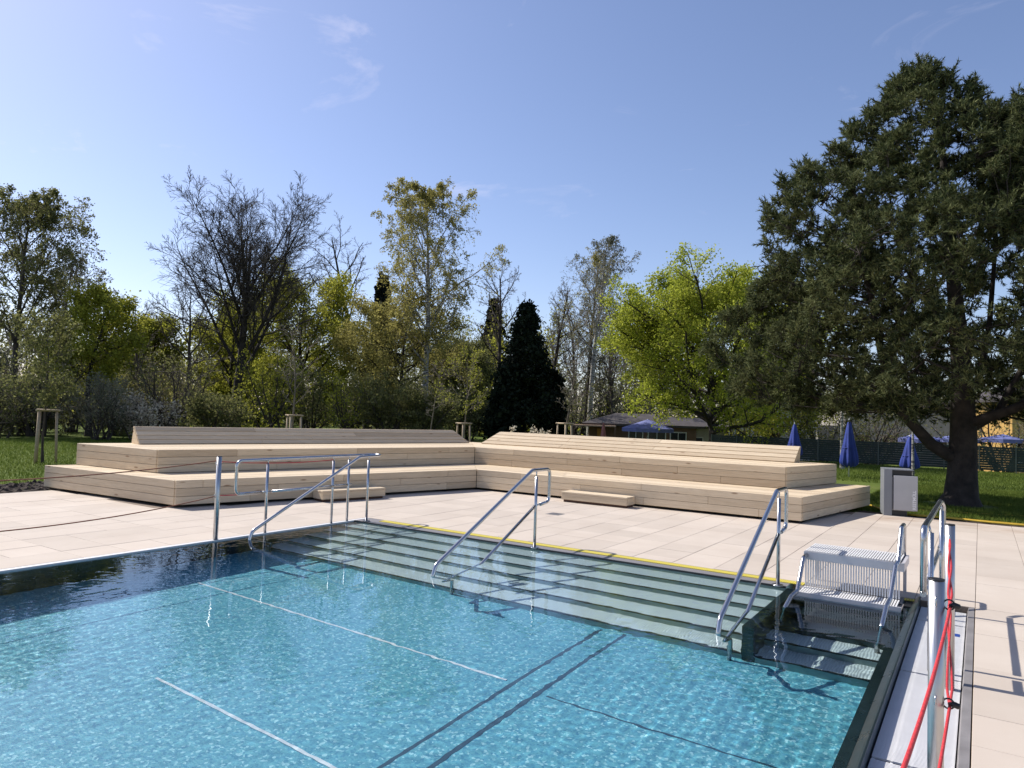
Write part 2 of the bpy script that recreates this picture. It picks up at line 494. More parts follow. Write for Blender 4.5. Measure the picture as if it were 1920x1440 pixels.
# ------------------------------------------------------------------ gutter grating on the right
gut = empty('gutter_grating', (7.75, -4, -0.05), 'white ribbed plastic gutter grating along the right pool edge', 'grating')
GZ = -0.05
def gl_(o): o.location = o.location - Vector((7.75, -4, -0.05)); return o
gl_(MB().box(7.559, 7.94, -26, 0.0, -0.14, GZ - 0.022).build('gutter_channel', M['void'], gut, (0, 0, 0)))
gl_(MB().extrude([(7.942, -0.14), (7.942, GZ + 0.004), (7.952, -0.004), (7.998, -0.002), (7.998, -0.14)], 1, -26, 0.0).build('gutter_frame', M['frame'], gut, (0, 0, 0)))
seams = [-0.06, -0.62, -2.24, -3.86, -5.48, -7.1, -8.7]
for a, b in zip(seams[:-1], seams[1:]):
    y1, y0 = a - 0.008, b + 0.008
    pm = MB()
    pitch = 0.0150
    nrib = int((y1 - y0) / pitch)
    vs_, fs_ = [], []
    pb = MB()
    for i in range(nrib):
        yy = y0 + (i + 0.5) * pitch
        pb.box(7.566, 7.934, yy - 0.0049, yy + 0.0049, GZ - 0.012, GZ)
    o = gl_(pb.build('grating_panel', M['white'], gut, (0, 0, 0))); o['kind'] = 'stuff'
    pr = MB()
    for xx in (7.575, 7.66, 7.75, 7.84, 7.925):
        pr.box(xx - 0.006, xx + 0.006, y0, y1, GZ - 0.02, GZ - 0.003)
    gl_(pr.build('grating_runner', M['white'], gut, (0, 0, 0)))
gl_(MB().box(7.78, 7.90, -1.02, -0.93, GZ + 0.001, GZ + 0.003).build('blue_sticker', M['bluetape'], gut, (0, 0, 0)))
gl_(MB().box(7.70, 7.82, -1.62, -1.57, GZ + 0.001, GZ + 0.003).build('blue_sticker', M['bluetape'], gut, (0, 0, 0)))

# ------------------------------------------------------------------ slatted transfer steps
ts = empty('transfer_steps', (6.52, -0.6, 0), 'white slatted entry steps with bent steel handrails at the pool corner', 'steps')
def lo(o, base=(6.52, -0.6, 0)):
    o.location = o.location - Vector(base); return o
xa, xb = 6.525, 7.435
lo(MB().box(xa, xb, -0.275, -0.235, 0.295, 0.375).build('shelf_beam', M['beam'], ts, (0, 0, 0)))
lo(MB().box(xa, xb, 0.245, 0.28, 0.295, 0.375).build('shelf_beam', M['beam'], ts, (0, 0, 0)))
for x in (xa, xb - 0.03):
    lo(MB().box(x, x + 0.03, -0.235, 0.245, 0.295, 0.372).build('shelf_cheek', M['beam'], ts, (0, 0, 0)))
pitch = 0.0235
ns = int((xb - xa - 0.02) / pitch)
for nm_, dims in (('shelf_slat', (-0.27, 0.275, 0.376, 0.386)), ('riser_slat', (-0.262, -0.25, 0.03, 0.300)), ('platform_slat', (-0.575, -0.265, 0.010, 0.022))):
    for i in range(ns):
        x = xa + 0.012 + i * pitch
        if i == 0:
            me_ = MB().box(0, 0.0135, *dims[:2], *dims[2:]).mesh(nm_)
        lo(link(nm_, me_, M['white'], ts, (x, 0, 0)))
lo(MB().box(xa + 0.03, xb - 0.03, -0.235, 0.245, 0.33, 0.34).build('dark_gap_sheet', M['frame'], ts, (0, 0, 0)))  # dark sheet added under the slats to make their gaps read dark
lo(MB().box(xa - 0.03, xb + 0.0, -0.592, -0.576, -0.075, 0.024).build('platform_beam', M['beam'], ts, (0, 0, 0)))
lo(MB().box(xa - 0.03, xb, -0.576, -0.27, -0.02, -0.008).build('platform_tray', M['frame'], ts, (0, 0, 0)))
for x in (xa + 0.03, xb - 0.05):
    lo(MB().box(x, x + 0.03, 0.23, 0.26, 0.0, 0.3).build('leg', M['beam'], ts, (0, 0, 0)))
    lo(MB().box(x, x + 0.03, -0.57, -0.54, -0.47, -0.02).build('leg', M['beam'], ts, (0, 0, 0)))
rl = MB().tube([(6.545, -0.10, 0.345), (6.555, -0.45, 0.335), (6.555, -0.72, 0.055), (6.53, -0.86, 0.03), (6.53, -1.13, -0.03), (6.53, -1.28, -0.30), (6.53, -1.28, -0.47)], 0.021, 0.05)
lo(rl.build('handrail', M['steel'], ts, (0, 0, 0)))
rl = MB().tube([(7.39, 0.24, 0.36), (7.39, 0.24, 0.69), (7.39, -0.06, 0.69), (7.385, -0.32, 0.39), (7.37, -0.40, 0.36), (7.36, -0.76, 0.12), (7.345, -0.92, 0.08), (7.34, -1.20, -0.02), (7.33, -1.42, -0.40), (7.33, -1.42, -0.63)], 0.021, 0.06)
lo(rl.build('handrail', M['steel'], ts, (0, 0, 0)))
lo(MB().box(7.44, 7.53, -0.36, -0.14, -0.05, -0.006).build('mounting_box', M['black'], ts, (0, 0, 0)))

# ------------------------------------------------------------------ stair handrails
def flange(r=0.055):
    return MB().tube([(0, 0, 0.001), (0, 0, 0.012)], r, sides=20).mesh('flange')
def stair_rail(x, y0, label):
    r = empty('handrail', (x, y0, 0), label, 'handrail', 'handrails on the pool stairs')
    z0 = 0.985
    MB().tube([(0, 0.11, 0.54), (0, 0.33, 0.56), (0, 0.33, z0), (0, -0.11, z0), (0, -1.965, 0.09), (0, -2.02, -0.04), (0, -1.68, -0.42), (0, -1.68, -0.94)], 0.0215, 0.085).build('rail', M['steel'], r)
    MB().tube([(0, -0.02, 0.53), (0, -1.06, 0.02), (0, -1.86, -0.37), (0, -1.70, -0.40)], 0.0185, 0.02).build('lower_bar', M['steel'], r)
    MB().tube([(0, 0, 0), (0, 0, 0.90)], 0.019).build('post', M['steel'], r)
    MB().tube([(0, 0, 0.89), (0, 0, z0)], 0.008, sides=8).build('pin', M['steel'], r)
    MB().tube([(0, 0.02, 0.54), (0, 0.12, 0.541)], 0.012, sides=8).build('pin', M['steel'], r)
    link('flange', flange(), M['steel'], r)
    return r
stair_rail(3.31, -0.33, 'stainless handrail standing alone in the middle of the pool stairs')
stair_rail(6.29, -0.35, 'stainless handrail beside the divider wall and white slatted steps')

lr = empty('handrail', (0.075, -1.2, 0), 'long looped stainless handrail on the left edge of the pool', 'handrail', 'handrails on the pool edges')
o0 = Vector((0.075, -1.2, 0))
def L_(pts): return [Vector(p) - o0 for p in pts]
MB().tube(L_([(0.075, -2.02, 0.545), (0.075, -2.42, 0.545), (0.075, -2.42, 0.975), (0.075, -0.06, 0.985), (0.10, 0.04, 0.985), (0.22, 0.04, 0.985), (0.28, -0.06, 0.985), (0.28, -0.46, 0.975), (0.28, -2.29, 0.09), (0.28, -2.34, -0.05), (0.28, -2.0, -0.42), (0.28, -2.0, -0.94)]), 0.0215, 0.085).build('rail', M['steel'], lr)
MB().tube(L_([(0.075, -1.86, 0.545), (0.075, -0.49, 0.545)]), 0.0185).build('lower_bar', M['steel'], lr)
for (px, py) in ((0.06, -1.93), (0.06, -0.77), (0.06, -0.46), (0.28, -0.27)):
    MB().tube(L_([(px, py, 0.0), (px, py, 0.92)]), 0.019).build('post', M['steel'], lr)
    MB().tube(L_([(px, py, 0.91), (px + 0.01, py, 0.98)]), 0.008, sides=8).build('pin', M['steel'], lr)
    if px < 0.1:
        MB().tube(L_([(px, py - 0.08, 0.545), (px, py + 0.07, 0.545)]), 0.011, sides=8).build('pin', M['steel'], lr)
fo = link('flange', flange(), M['steel'], lr); fo.location = Vector((0.28, -0.27, 0)) - o0

rr = empty('handrail', (7.73, -1.2, 0), 'looped stainless handrail on the white grating at the right pool edge', 'handrail', 'handrails on the pool edges')
o0 = Vector((7.73, -1.2, 0))
MB().tube(L_([(7.715, -2.42, 0.55), (7.715, -2.42, 0.99), (7.725, -0.20, 0.99), (7.745, -0.08, 0.95), (7.745, -0.08, 0.62), (7.725, -0.22, 0.555)]), 0.0215, 0.085).build('rail', M['steel'], rr)
MB().tube(L_([(7.725, -0.24, 0.55), (7.715, -2.06, 0.55)]), 0.0185).build('lower_bar', M['steel'], rr)
MB().tube(L_([(7.715, -2.44, 0.545), (7.715, -2.18, 0.545)]), 0.0205).build('loop_end', M['steel'], rr)
for py in (-2.13, -0.44):
    MB().tube(L_([(7.745, py, -0.05), (7.745, py, 0.93)]), 0.019).build('post', M['steel'], rr)
    MB().tube(L_([(7.745, py, 0.92), (7.73, py, 0.985)]), 0.008, sides=8).build('pin', M['steel'], rr)

# ------------------------------------------------------------------ rope barrier posts
def barrier_post(x, y, label, knobs=True):
    p = empty('barrier_post', (x, y, 0), label, 'post', 'rope barrier posts')
    z0 = -0.05 if x > 1 else 0.0
    MB().tube([(0, 0, z0), (0, 0, 1.035)], 0.0305, sides=24).build('tube', M['post'], p)
    MB().tube([(0, 0, 1.036), (0, 0, 1.042)], 0.0312, sides=24).build('cap', M['black'], p)
    for z in (0.97, 0.56):
        MB().tube([(0, -0.02, z), (0, -0.045, z), (0, -0.05, z - 0.03), (0, -0.03, z - 0.035)], 0.004, 0.01, sides=8).build('eyelet', M['steel'], p)
        if knobs:
            ring = [(0.046 + 0.021 * math.cos(a), 0.0, z - 0.03 + 0.021 * math.sin(a)) for a in np.linspace(0, 2 * math.pi, 14)[:-1]]
            MB().tube(ring, 0.0035, sides=6, closed=True).build('ring', M['black'], p)
            MB().tube([(0.05, 0, z - 0.035), (0.062, 0.003, z - 0.03), (0.082, 0.004, z - 0.035), (0.088, 0.004, z - 0.037)], [0.006, 0.013, 0.012, 0.005], sides=10).build('knob', M['black'], p)
    return p
barrier_post(7.87, -2.46, 'steel rope post on the white grating nearest the looped handrail', False)
barrier_post(7.885, -4.55, 'large steel rope post in the right foreground with black rings')
barrier_post(0.05, -2.66, 'steel rope post on the left pool edge beside the looped handrail', False)
barrier_post(0.05, -7.2, 'steel rope post on the left pool edge nearest the viewer', False)
barrier_post(7.885, -6.62, 'steel rope post on the right pool edge beside the viewer', True)
def rope(a, b, sag, r, label, twist=0.0, mat='rope', turns=5):
    a, b = Vector(a), Vector(b)
    ro = empty('rope', a, label, 'rope', 'red barrier ropes')
    strands = 2 if twist else 1
    for s_ in range(strands):
        pts = []
        nseg = 40
        for i in range(nseg + 1):
            u = i / nseg
            p = a.lerp(b, u) - a
            p.z -= sag * 4 * u * (1 - u)
            if twist:
                ph = turns * 2 * math.pi * u + s_ * math.pi
                tw = twist * min(1.0, 6 * u + 0.15, 6 * (1 - u) + 0.15)
                p += Vector((math.cos(ph) * tw, 0, math.sin(ph) * tw))
            pts.append(p)
        MB().tube(pts, r, sides=8).build('strand', M[mat], ro)
    return ro
rope((7.87, -2.505, 0.945), (7.935, -4.55, 0.935), 0.03, 0.0055, 'upper red rope hanging between the two steel posts on the right', 0.007, turns=1.2)
rope((7.87, -2.505, 0.53), (7.935, -4.55, 0.525), 0.05, 0.0055, 'lower red rope hanging between the two steel posts on the right', 0.010, turns=0.6)
rope((7.935, -4.55, 0.93), (7.885, -6.57, 0.93), 0.05, 0.0062, 'upper red rope running from the foreground post towards the viewer')
rope((7.935, -4.55, 0.52), (7.885, -6.57, 0.52), 0.05, 0.0062, 'lower red rope running from the foreground post towards the viewer')
rope((0.05, -2.70, 0.985), (0.05, -7.15, 0.985), 0.11, 0.0065, 'upper faded rope leaving the left barrier post to the left', mat='ropeold')
rope((0.05, -2.70, 0.54), (0.05, -7.15, 0.54), 0.16, 0.0065, 'lower faded rope leaving the left barrier post to the left', mat='ropeold')
rope((0.05, -2.62, 0.97), (0.055, -0.78, 0.93), 0.03, 0.006, 'upper red rope behind the left looped handrail')
rope((0.05, -2.62, 0.545), (0.055, -1.95, 0.545), 0.01, 0.006, 'lower red rope behind the left looped handrail')

# ------------------------------------------------------------------ wooden seating terrace
P0 = Vector((-1.275, 4.65))
UN = Vector((0.2351, 0.972)); NN = Vector((-0.972, 0.2351))
def mitre(n): return Vector((P0.x - 0.787 * n, P0.y + n))
def Lp(u, n): return P0 + UN * u + NN * n
def Rp(x, n): return Vector((x, P0.y + n))
def RE(n, up):      # right end line of a tier
    return (5.53 + 0.16 * n) if not up else (4.965 + 0.225 * (n - 1.45))
def LE(n, up):
    return (-6.33 - 0.31 * n) if not up else (-6.19 - 0.33 * (n - 1.35))
terr = empty('seating_terrace', (P0.x, P0.y, 0), 'pale wooden two-tier seating terrace bent around the far side of the pool', 'terrace')
TB = Vector((P0.x, P0.y, 0))
def plank(name, parent, A0, A1, B1, B0, z0, z1, mat='wood'):
    """board whose plan is the quad A0 A1 B1 B0, long along A0->A1; local X follows the board"""
    d = (A1 - A0)
    ang = math.atan2(d.y, d.x)
    c = (A0 + A1 + B0 + B1) / 4
    R = Matrix.Rotation(-ang, 2)
    pts = [R @ (p - c) for p in (A0, A1, B1, B0)]
    ar = sum(pts[i].x * pts[(i + 1) % 4].y - pts[(i + 1) % 4].x * pts[i].y for i in range(4))
    if ar < 0: pts = pts[::-1]
    h = (z1 - z0) / 2
    o = MB().prism([(p.x, p.y) for p in pts], -h, h).build(name, M[mat], parent)
    o.location = Vector((c.x, c.y, (z0 + z1) / 2)) - TB
    o.rotation_euler = (0, 0, ang)
    return bevel(o, 0.004)
def core(name, pts, z0, z1):
    return MB().prism([(p.x - TB.x, p.y - TB.y) for p in pts], z0, z1).build(name, M['core'], terr)
rs = random.Random(8)
NB = 3.75
tiers = [('lower_tier', 0.0, 1.55, 0.05, 0.447, False), ('upper_tier', 1.4, NB, 0.455, 0.857, True)]
GAP = 0.005
for tname, n0_, n1_, zb, zt, up in tiers:
    bt = 0.04                      # board thickness
    ncore = NB
    cR = core(tname, [mitre(n0_ + 0.06), Rp(RE(n0_, up) - 0.08, n0_ + 0.06), Rp(RE(ncore, up) - 0.08, ncore), mitre(ncore)], zb + (0.0 if up else -0.02), zt - bt - 0.003)
    cL = core(tname, [mitre(n0_ + 0.06), mitre(ncore), Lp(LE(ncore, up) + 0.08, ncore), Lp(LE(n0_, up) + 0.08, n0_ + 0.06)], zb + (0.0 if up else -0.02), zt - bt - 0.003)
    rows = 3
    rh = (zt - zb) / rows
    for r_ in range(rows):
        za, zc = zb + r_ * rh + (GAP if r_ else 0), zb + (r_ + 1) * rh
        if r_ == rows - 1: zc = zt
        # front, right wing
        x0 = mitre(n0_).x + 0.002; x1 = RE(n0_, up)
        cuts = sorted([x0, x1] + [x0 + q for q in ([1.15, 3.9] if r_ == rows - 1 else [2.6, 5.2] if r_ == 1 else [1.1, 3.95, 6.1]) if q + x0 < x1 - 0.4])
        for a, b in zip(cuts[:-1], cuts[1:]):
            plank('board', cR, Rp(a + 0.002, n0_), Rp(b - 0.002, n0_), Rp(b - 0.002, n0_ + bt), Rp(a + 0.002, n0_ + bt), za, zc)
        # front, left wing
        u1 = (mitre(n0_) - Lp(0, n0_)).dot(UN) - 0.002; u0 = LE(n0_, up)
        cuts = sorted([u0, u1] + [u1 - q for q in ([0.8, 3.3, 5.9] if r_ == rows - 1 else [2.0, 4.6] if r_ == 1 else [0.82, 3.1, 5.1]) if u1 - q > u0 + 0.4])
        for a, b in zip(cuts[:-1], cuts[1:]):
            plank('board', cL, Lp(a + 0.002, n0_), Lp(b - 0.002, n0_), Lp(b - 0.002, n0_ + bt), Lp(a + 0.002, n0_ + bt), za, zc)
        # ends
        plank('board', cR, Rp(RE(n0_ + bt + .003, up), n0_ + bt + .003), Rp(RE(NB, up), NB), Rp(RE(NB, up) - bt, NB), Rp(RE(n0_ + bt + .003, up) - bt, n0_ + bt + .003), za, zc)
        plank('board', cL, Lp(LE(n0_ + bt + .003, up), n0_ + bt + .003), Lp(LE(NB, up), NB), Lp(LE(NB, up) + bt, NB), Lp(LE(n0_ + bt + .003, up) + bt, n0_ + bt + .003), za, zc)
    # deck boards on top
    w = 0.142
    nend = NB
    nn_ = n0_ + bt + GAP
    k = 0
    while nn_ + w < nend + 0.05:
        na, nb = nn_, nn_ + w
        if (not up) and na > 1.62:
            lo_r, lo_l = RE(na, True) - 0.3, LE(na, True) + 0.3       # only the ends stick out from under the upper tier
            plank('board', cR, Rp(lo_r, na), Rp(RE(na, up) - bt - .004, na), Rp(RE(nb, up) - bt - .004, nb), Rp(lo_r, nb), zt - bt, zt - 0.001)
            plank('board', cL, Lp(LE(na, up) + bt + .004, na), Lp(lo_l, na), Lp(lo_l, nb), Lp(LE(nb, up) + bt + .004, nb), zt - bt, zt - 0.001)
        elif not (up and na > 3.35 and False):
            xm0, xm1 = mitre(na).x + 0.003, mitre(nb).x + 0.003
            xe0, xe1 = RE(na, up) - bt - .004, RE(nb, up) - bt - .004
            xc = xm0 + (xe0 - xm0) * rs.choice([0.32, 0.5, 0.66])
            plank('board', cR, Rp(xm0, na), Rp(xc - .002, na), Rp(xc - .002, nb), Rp(xm1, nb), zt - bt, zt - 0.001)
            plank('board', cR, Rp(xc + .002, na), Rp(xe0, na), Rp(xe1, nb), Rp(xc + .002, nb), zt - bt, zt - 0.001)
            um0 = (mitre(na) - Lp(0, na)).dot(UN) - .003; um1 = (mitre(nb) - Lp(0, nb)).dot(UN) - .003
            ue0, ue1 = LE(na, up) + bt + .004, LE(nb, up) + bt + .004
            uc = ue0 + (um0 - ue0) * rs.choice([0.3, 0.52, 0.7])
            plank('board', cL, Lp(ue0, na), Lp(uc - .002, na), Lp(uc - .002, nb), Lp(ue1, nb), zt - bt, zt - 0.001)
            plank('board', cL, Lp(uc + .002, na), Lp(um0, na), Lp(um1, nb), Lp(uc + .002, nb), zt - bt, zt - 0.001)
        nn_ += w + GAP
        k += 1
# backrests: wedge cores clad in sloping boards
def backrest(wing, s0b, s1b, s0t, s1t):
    """wedge; s = position along the wing at base and top"""
    pos = (lambda s, n: Rp(s, n)) if wing == 'R' else (lambda s, n: Lp(s, n))
    NF, NT_, NK, ZB, ZT = 3.22, 3.47, 3.72, 0.858, 1.19
    pts = []
    for s_b, s_t in ((s0b, s0t), (s1b, s1t)):
        for (s_, n, z) in ((s_b, NF + .02, ZB), (s_t, NT_, ZT - .02), (s_t, NT_ + .05, ZT - .02), (s_b, NK, ZB)):
            p = pos(s_, n)
            pts.append((p.x - TB.x, p.y - TB.y, z))
    c = MB().poly(pts, [(0, 1, 2, 3), (4, 7, 6, 5), (0, 4, 5, 1), (1, 5, 6, 2), (2, 6, 7, 3), (3, 7, 4, 0)]).build('backrest', M['wood'], terr)
    rows = 4
    for r_ in range(rows):
        t0 = r_ / rows; t1 = (r_ + 1) / rows - 0.012
        s_a0, s_a1 = s0b + (s0t - s0b) * t0, s0b + (s0t - s0b) * t1
        s_b0, s_b1 = s1b + (s1t - s1b) * t0, s1b + (s1t - s1b) * t1
        na, nb = NF + (NT_ - NF) * t0, NF + (NT_ - NF) * t1
        za, zb_ = ZB + 0.004 + (ZT - ZB) * t0, ZB + (ZT - ZB) * t1
        frac = [0.0, rs.choice([0.3, 0.45, 0.6]), 1.0]
        for f0, f1 in zip(frac[:-1], frac[1:]):
            q = []
            for (f, s0_, s1_, n, z) in ((f0, s_a0, s_b0, na, za), (f1, s_a0, s_b0, na, za), (f1, s_a1, s_b1, nb, zb_), (f0, s_a1, s_b1, nb, zb_)):
                s_ = s0_ + (s1_ - s0_) * f + (0.002 if f == f0 else -0.002)
                p = pos(s_, n); q.append(Vector((p.x, p.y, z)))
            for p_ in list(q):
                pass
            nrm = (q[1] - q[0]).cross(q[3] - q[0]).normalized()
            if nrm.z < 0: nrm = -nrm
            cen = sum(q, Vector()) / 4
            ax = (q[1] - q[0]).normalized(); ay = nrm.cross(ax)
            loc_ = [((p_ - cen).dot(ax), (p_ - cen).dot(ay)) for p_ in q]
            ar = sum(loc_[i][0] * loc_[(i + 1) % 4][1] - loc_[(i + 1) % 4][0] * loc_[i][1] for i in range(4))
            if ar < 0: loc_ = loc_[::-1]
            o = MB().prism(loc_, -0.008, 0.022).build('board', M['wood'], c)
            mw = Matrix((ax, ay, nrm)).transposed().to_4x4()
            mw.translation = cen - TB
            o.matrix_local = mw
            bevel(o, 0.003)
    # top board
    q0, q1 = pos(s0t, NT_ + 0.03), pos(s1t, NT_ + 0.03)
    d = (q1 - q0).normalized(); nrm2 = Vector((-d.y, d.x))
    if nrm2.dot(pos(0, 1) - pos(0, 0)) < 0: nrm2 = -nrm2
    plank('board', c, q0 - nrm2 * 0.02, q1 - nrm2 * 0.02, q1 + nrm2 * 0.05, q0 + nrm2 * 0.05, ZT - 0.018, ZT + 0.012)
backrest('R', -3.50, 4.74, -3.05, 4.80)
backrest('L', -6.03, 2.42, -6.06, 2.02)

# two loose wooden foot steps
def foot_step(base, ang, L_len, label):
    f = empty('foot_step', base, label, 'step', 'loose wooden foot steps', ang)
    MB().box(0.03, L_len - 0.03, 0.04, 0.36, 0.0, 0.047).build('plinth', M['plinth'], f)
    bevel(MB().box(0.0, L_len, 0.0, 0.035, 0.048, 0.168).build('front_board', M['wood'], f), 0.004)
    for x in (0.0, L_len - 0.035):
        bevel(MB().box(x, x + 0.035, 0.037, 0.375, 0.048, 0.168).build('end_board', M['wood'], f), 0.004)
    for i in range(3):
        bevel(MB().box(-0.004, L_len + 0.004, -0.004 + i * 0.127, 0.119 + i * 0.127, 0.17, 0.203).build('top_board', M['wood'], f), 0.004)
    return f
foot_step((1.13, 4.22, 0), 0, 1.40, 'wooden foot step against the right wing of the terrace')
ang_l = math.atan2(UN.y, UN.x)
b0 = Lp(-3.95, -0.415)
foot_step((b0.x, b0.y, 0), ang_l, 1.32, 'wooden foot step at the left wing, seen through the looped handrail')
# ------------------------------------------------------------------ deck of beige slabs
deck = tag(MB().box(-6.38, 0.008, -26, -1.2, -0.20, -0.0075).poly([], []).build('deck', M['grout']), kind='structure')
# base sheets round the pool
for (x0, x1, y0, y1) in ((-6.38, 15.0, 0.008, 7.30), (8.004, 15.0, -26, 0.004), (-3.6, 0.008, -1.195, 0.004)):
    MB().box(x0, x1, y0, y1, -0.20, -0.0078).build('deck_base', M['grout'], deck)
def in_terrace(x, y):
    n = y - P0.y
    if n > 0.15 and x > mitre(n).x and x < RE(max(n, 0), False) - 0.1: return True
    q = Vector((x, y)) - P0
    u, n2 = q.dot(UN), q.dot(NN)
    return n2 > 0.15 and u > LE(max(n2, 0), False) + 0.1 and not (n > 0 and x > mitre(max(n, 0)).x + 0.1)
cells = []
TW = 0.5
rt = random.Random(21)
def add_col(x, y0, y1, w=TW):
    y = y1
    while y > y0 + 0.02:
        L_len = min(rt.choice([0.5, 0.5, 1.0]), y - y0)
        cells.append((x, y - L_len, w, L_len))
        y -= L_len
for i in range(31):
    x = 8.004 + (i - 16) * TW + 0.0
    if x < 0.008 - 0.01 or x > 14.5: continue
    add_col(x, 0.01, 7.3)
add_col(0.012, 0.01, 7.3, 8.004 - 16 * TW - 0.012 + 0.0) if 8.004 - 16 * TW - 0.012 > 0.03 else None
for i in range(13):
    x = 8.004 + i * TW
    add_col(x, -14.0, 0.0)
xs = 0.006
while xs > -6.3:
    w = min(TW, xs + 6.38)
    add_col(xs - w, -10.0, 7.3)
    xs -= w
tiles = []
for (x, y, w, h) in cells:
    cx, cy = x + w / 2, y + h / 2
    if in_terrace(cx, cy): continue
    if cx < -3.5 and cy > -1.0: continue
    p = project((cx, cy, 0))
    area = -1
    if p and -60 < p[0] < 1980 and -60 < p[1] < 1500:
        q = [project((x + a * w, y + b * h, 0)) for a, b in ((0, 0), (1, 0), (1, 1), (0, 1))]
        if all(q):
            area = abs(sum(q[i][0] * q[(i + 1) % 4][1] - q[(i + 1) % 4][0] * q[i][1] for i in range(4))) / 2
    tiles.append((area, cx, cy, w, h))
tiles.sort(key=lambda t_: -t_[0])
J = 0.0022
tile_mesh = {}
def slab_mesh(w, h):
    a, b, c = w / 2 - J, h / 2 - J, 0.002
    v = [(-a, -b, -0.03), (a, -b, -0.03), (a, b, -0.03), (-a, b, -0.03), (-a, -b, -c), (a, -b, -c), (a, b, -c), (-a, b, -c),
         (-a + c, -b + c, 0), (a - c, -b + c, 0), (a - c, b - c, 0), (-a + c, b - c, 0)]
    f = [(0, 1, 5, 4), (1, 2, 6, 5), (2, 3, 7, 6), (3, 0, 4, 7), (4, 5, 9, 8), (5, 6, 10, 9), (6, 7, 11, 10), (7, 4, 8, 11), (8, 9, 10, 11)]
    return v, f
rest = MB()
for i, (area, cx, cy, w, h) in enumerate(tiles):
    dz = rt.uniform(-0.0012, 0.0012)
    if i < 300 and area > 0:
        key = (round(w, 3), round(h, 3))
        if key not in tile_mesh:
            v_, f_ = slab_mesh(w, h)
            tile_mesh[key] = MB().poly(v_, f_).mesh('slab')
        link('slab', tile_mesh[key], M['slab'], deck, (cx, cy, dz))
    else:
        v_, f_ = slab_mesh(w, h)
        rest.poly([(a + cx, b + cy, c + dz) for a, b, c in v_], f_)
ro_ = rest.build('far_slabs', M['slab'], deck); ro_['kind'] = 'stuff'

# drain cover set in the deck
dr = empty('drain_cover', (1.94, 2.58, 0), 'small dark square drain cover in the slabs beyond the stairs', 'drain')
MB().box(-0.125, 0.125, -0.125, 0.125, -0.01, 0.003).build('plate', M['frame'], dr)
for i in range(5):
    MB().box(-0.1, 0.1, -0.09 + i * 0.045 - 0.006, -0.09 + i * 0.045 + 0.006, 0.0035, 0.0045).build('slot', M['black'], dr)
# ------------------------------------------------------------------ lawn and soil
t = NT('lawn'); v = t.coord('Position')
c = t.ramp(t.noise(v, 0.5, 6, 0.6), [(0.3, (0.090, 0.125, 0.022)), (0.55, (0.125, 0.160, 0.030)), (0.75, (0.170, 0.185, 0.05))])
c = t.mix(t.ramp(t.noise(v, 7.0, 4, 0.7), [(0.35, 0.0), (0.7, 0.5)]), c, (0.045, 0.080, 0.014))
M['lawn'] = t.set(c, 0.9, 0, t.bump(t.noise(v, 30, 4), 0.5, 0.05), 0.1)
M['soil'] = simple('bare_soil', (0.055, 0.038, 0.027), 0.95, 0, 0.5, 5, 0.6, 'Position')
B = 420
gz = -0.03
def sstep(a, b, x):
    u = np.clip((x - a) / (b - a), 0, 1)
    return u * u * (3 - 2 * u)
def gzf(x, y):
    """the land drops behind the fence on the right"""
    yy = y + 0.9 * np.maximum(0, -3 - x)
    return gz - 1.25 * sstep(28.2, 33, yy) * (1 - sstep(110, 139, y)) * sstep(-14, -7, x) * (1 - sstep(70, 84, x))
g = MB()
for (x0, x1, y0, y1) in ((-B, -20, -B, B), (-20, -6.38, -B, 14.0), (-6.38, 15.0, 7.30, 14.0), (15.0, 85, -B, 14.0), (85, B, -B, B), (-6.38, 15.0, -B, -26), (-20, 85, 140, B)):
    g.poly([(x0, y0, gz), (x1, y0, gz), (x1, y1, gz), (x0, y1, gz)], [(0, 1, 2, 3)])
gx_, gy_ = np.linspace(-20, 85, 71), np.linspace(14, 140, 75)
for i in range(70):
    for j in range(74):
        q = [(gx_[i], gy_[j]), (gx_[i + 1], gy_[j]), (gx_[i + 1], gy_[j + 1]), (gx_[i], gy_[j + 1])]
        g.poly([(x, y, float(gzf(x, y))) for x, y in q], [(0, 1, 2, 3)], True)
ground = tag(g.build('ground', M['lawn']), kind='structure')
def clods(name, x0, x1, y0, y1, nx, ny, amp, base=-0.03):
    xs_, ys_ = np.linspace(x0, x1, nx), np.linspace(y0, y1, ny)
    X_, Y_ = np.meshgrid(xs_, ys_, indexing='ij')
    r = np.random.default_rng(4)
    edge = np.minimum(np.minimum(X_ - x0, x1 - X_) / 0.25, np.minimum(Y_ - y0, y1 - Y_) / 0.4).clip(0, 1)
    Z_ = base - 0.01 + edge * (0.012 + amp * np.abs(r.normal(0.4, 0.6, X_.shape)))
    i_ = np.arange(nx * ny).reshape(nx, ny)
    F_ = np.stack([i_[:-1, :-1], i_[1:, :-1], i_[1:, 1:], i_[:-1, 1:]], -1).reshape(-1, 4)
    o = link(name, np_mesh(name, np.stack([X_, Y_, Z_], -1).reshape(-1, 3), F_, False), M['soil'])
    return tag(o, kind='structure')
clods('soil_strip', -8.1, -6.39, -7.5, 1.2, 40, 170, 0.045)
clods('soil_strip', 5.9, 14.0, 7.32, 7.95, 160, 18, 0.03)

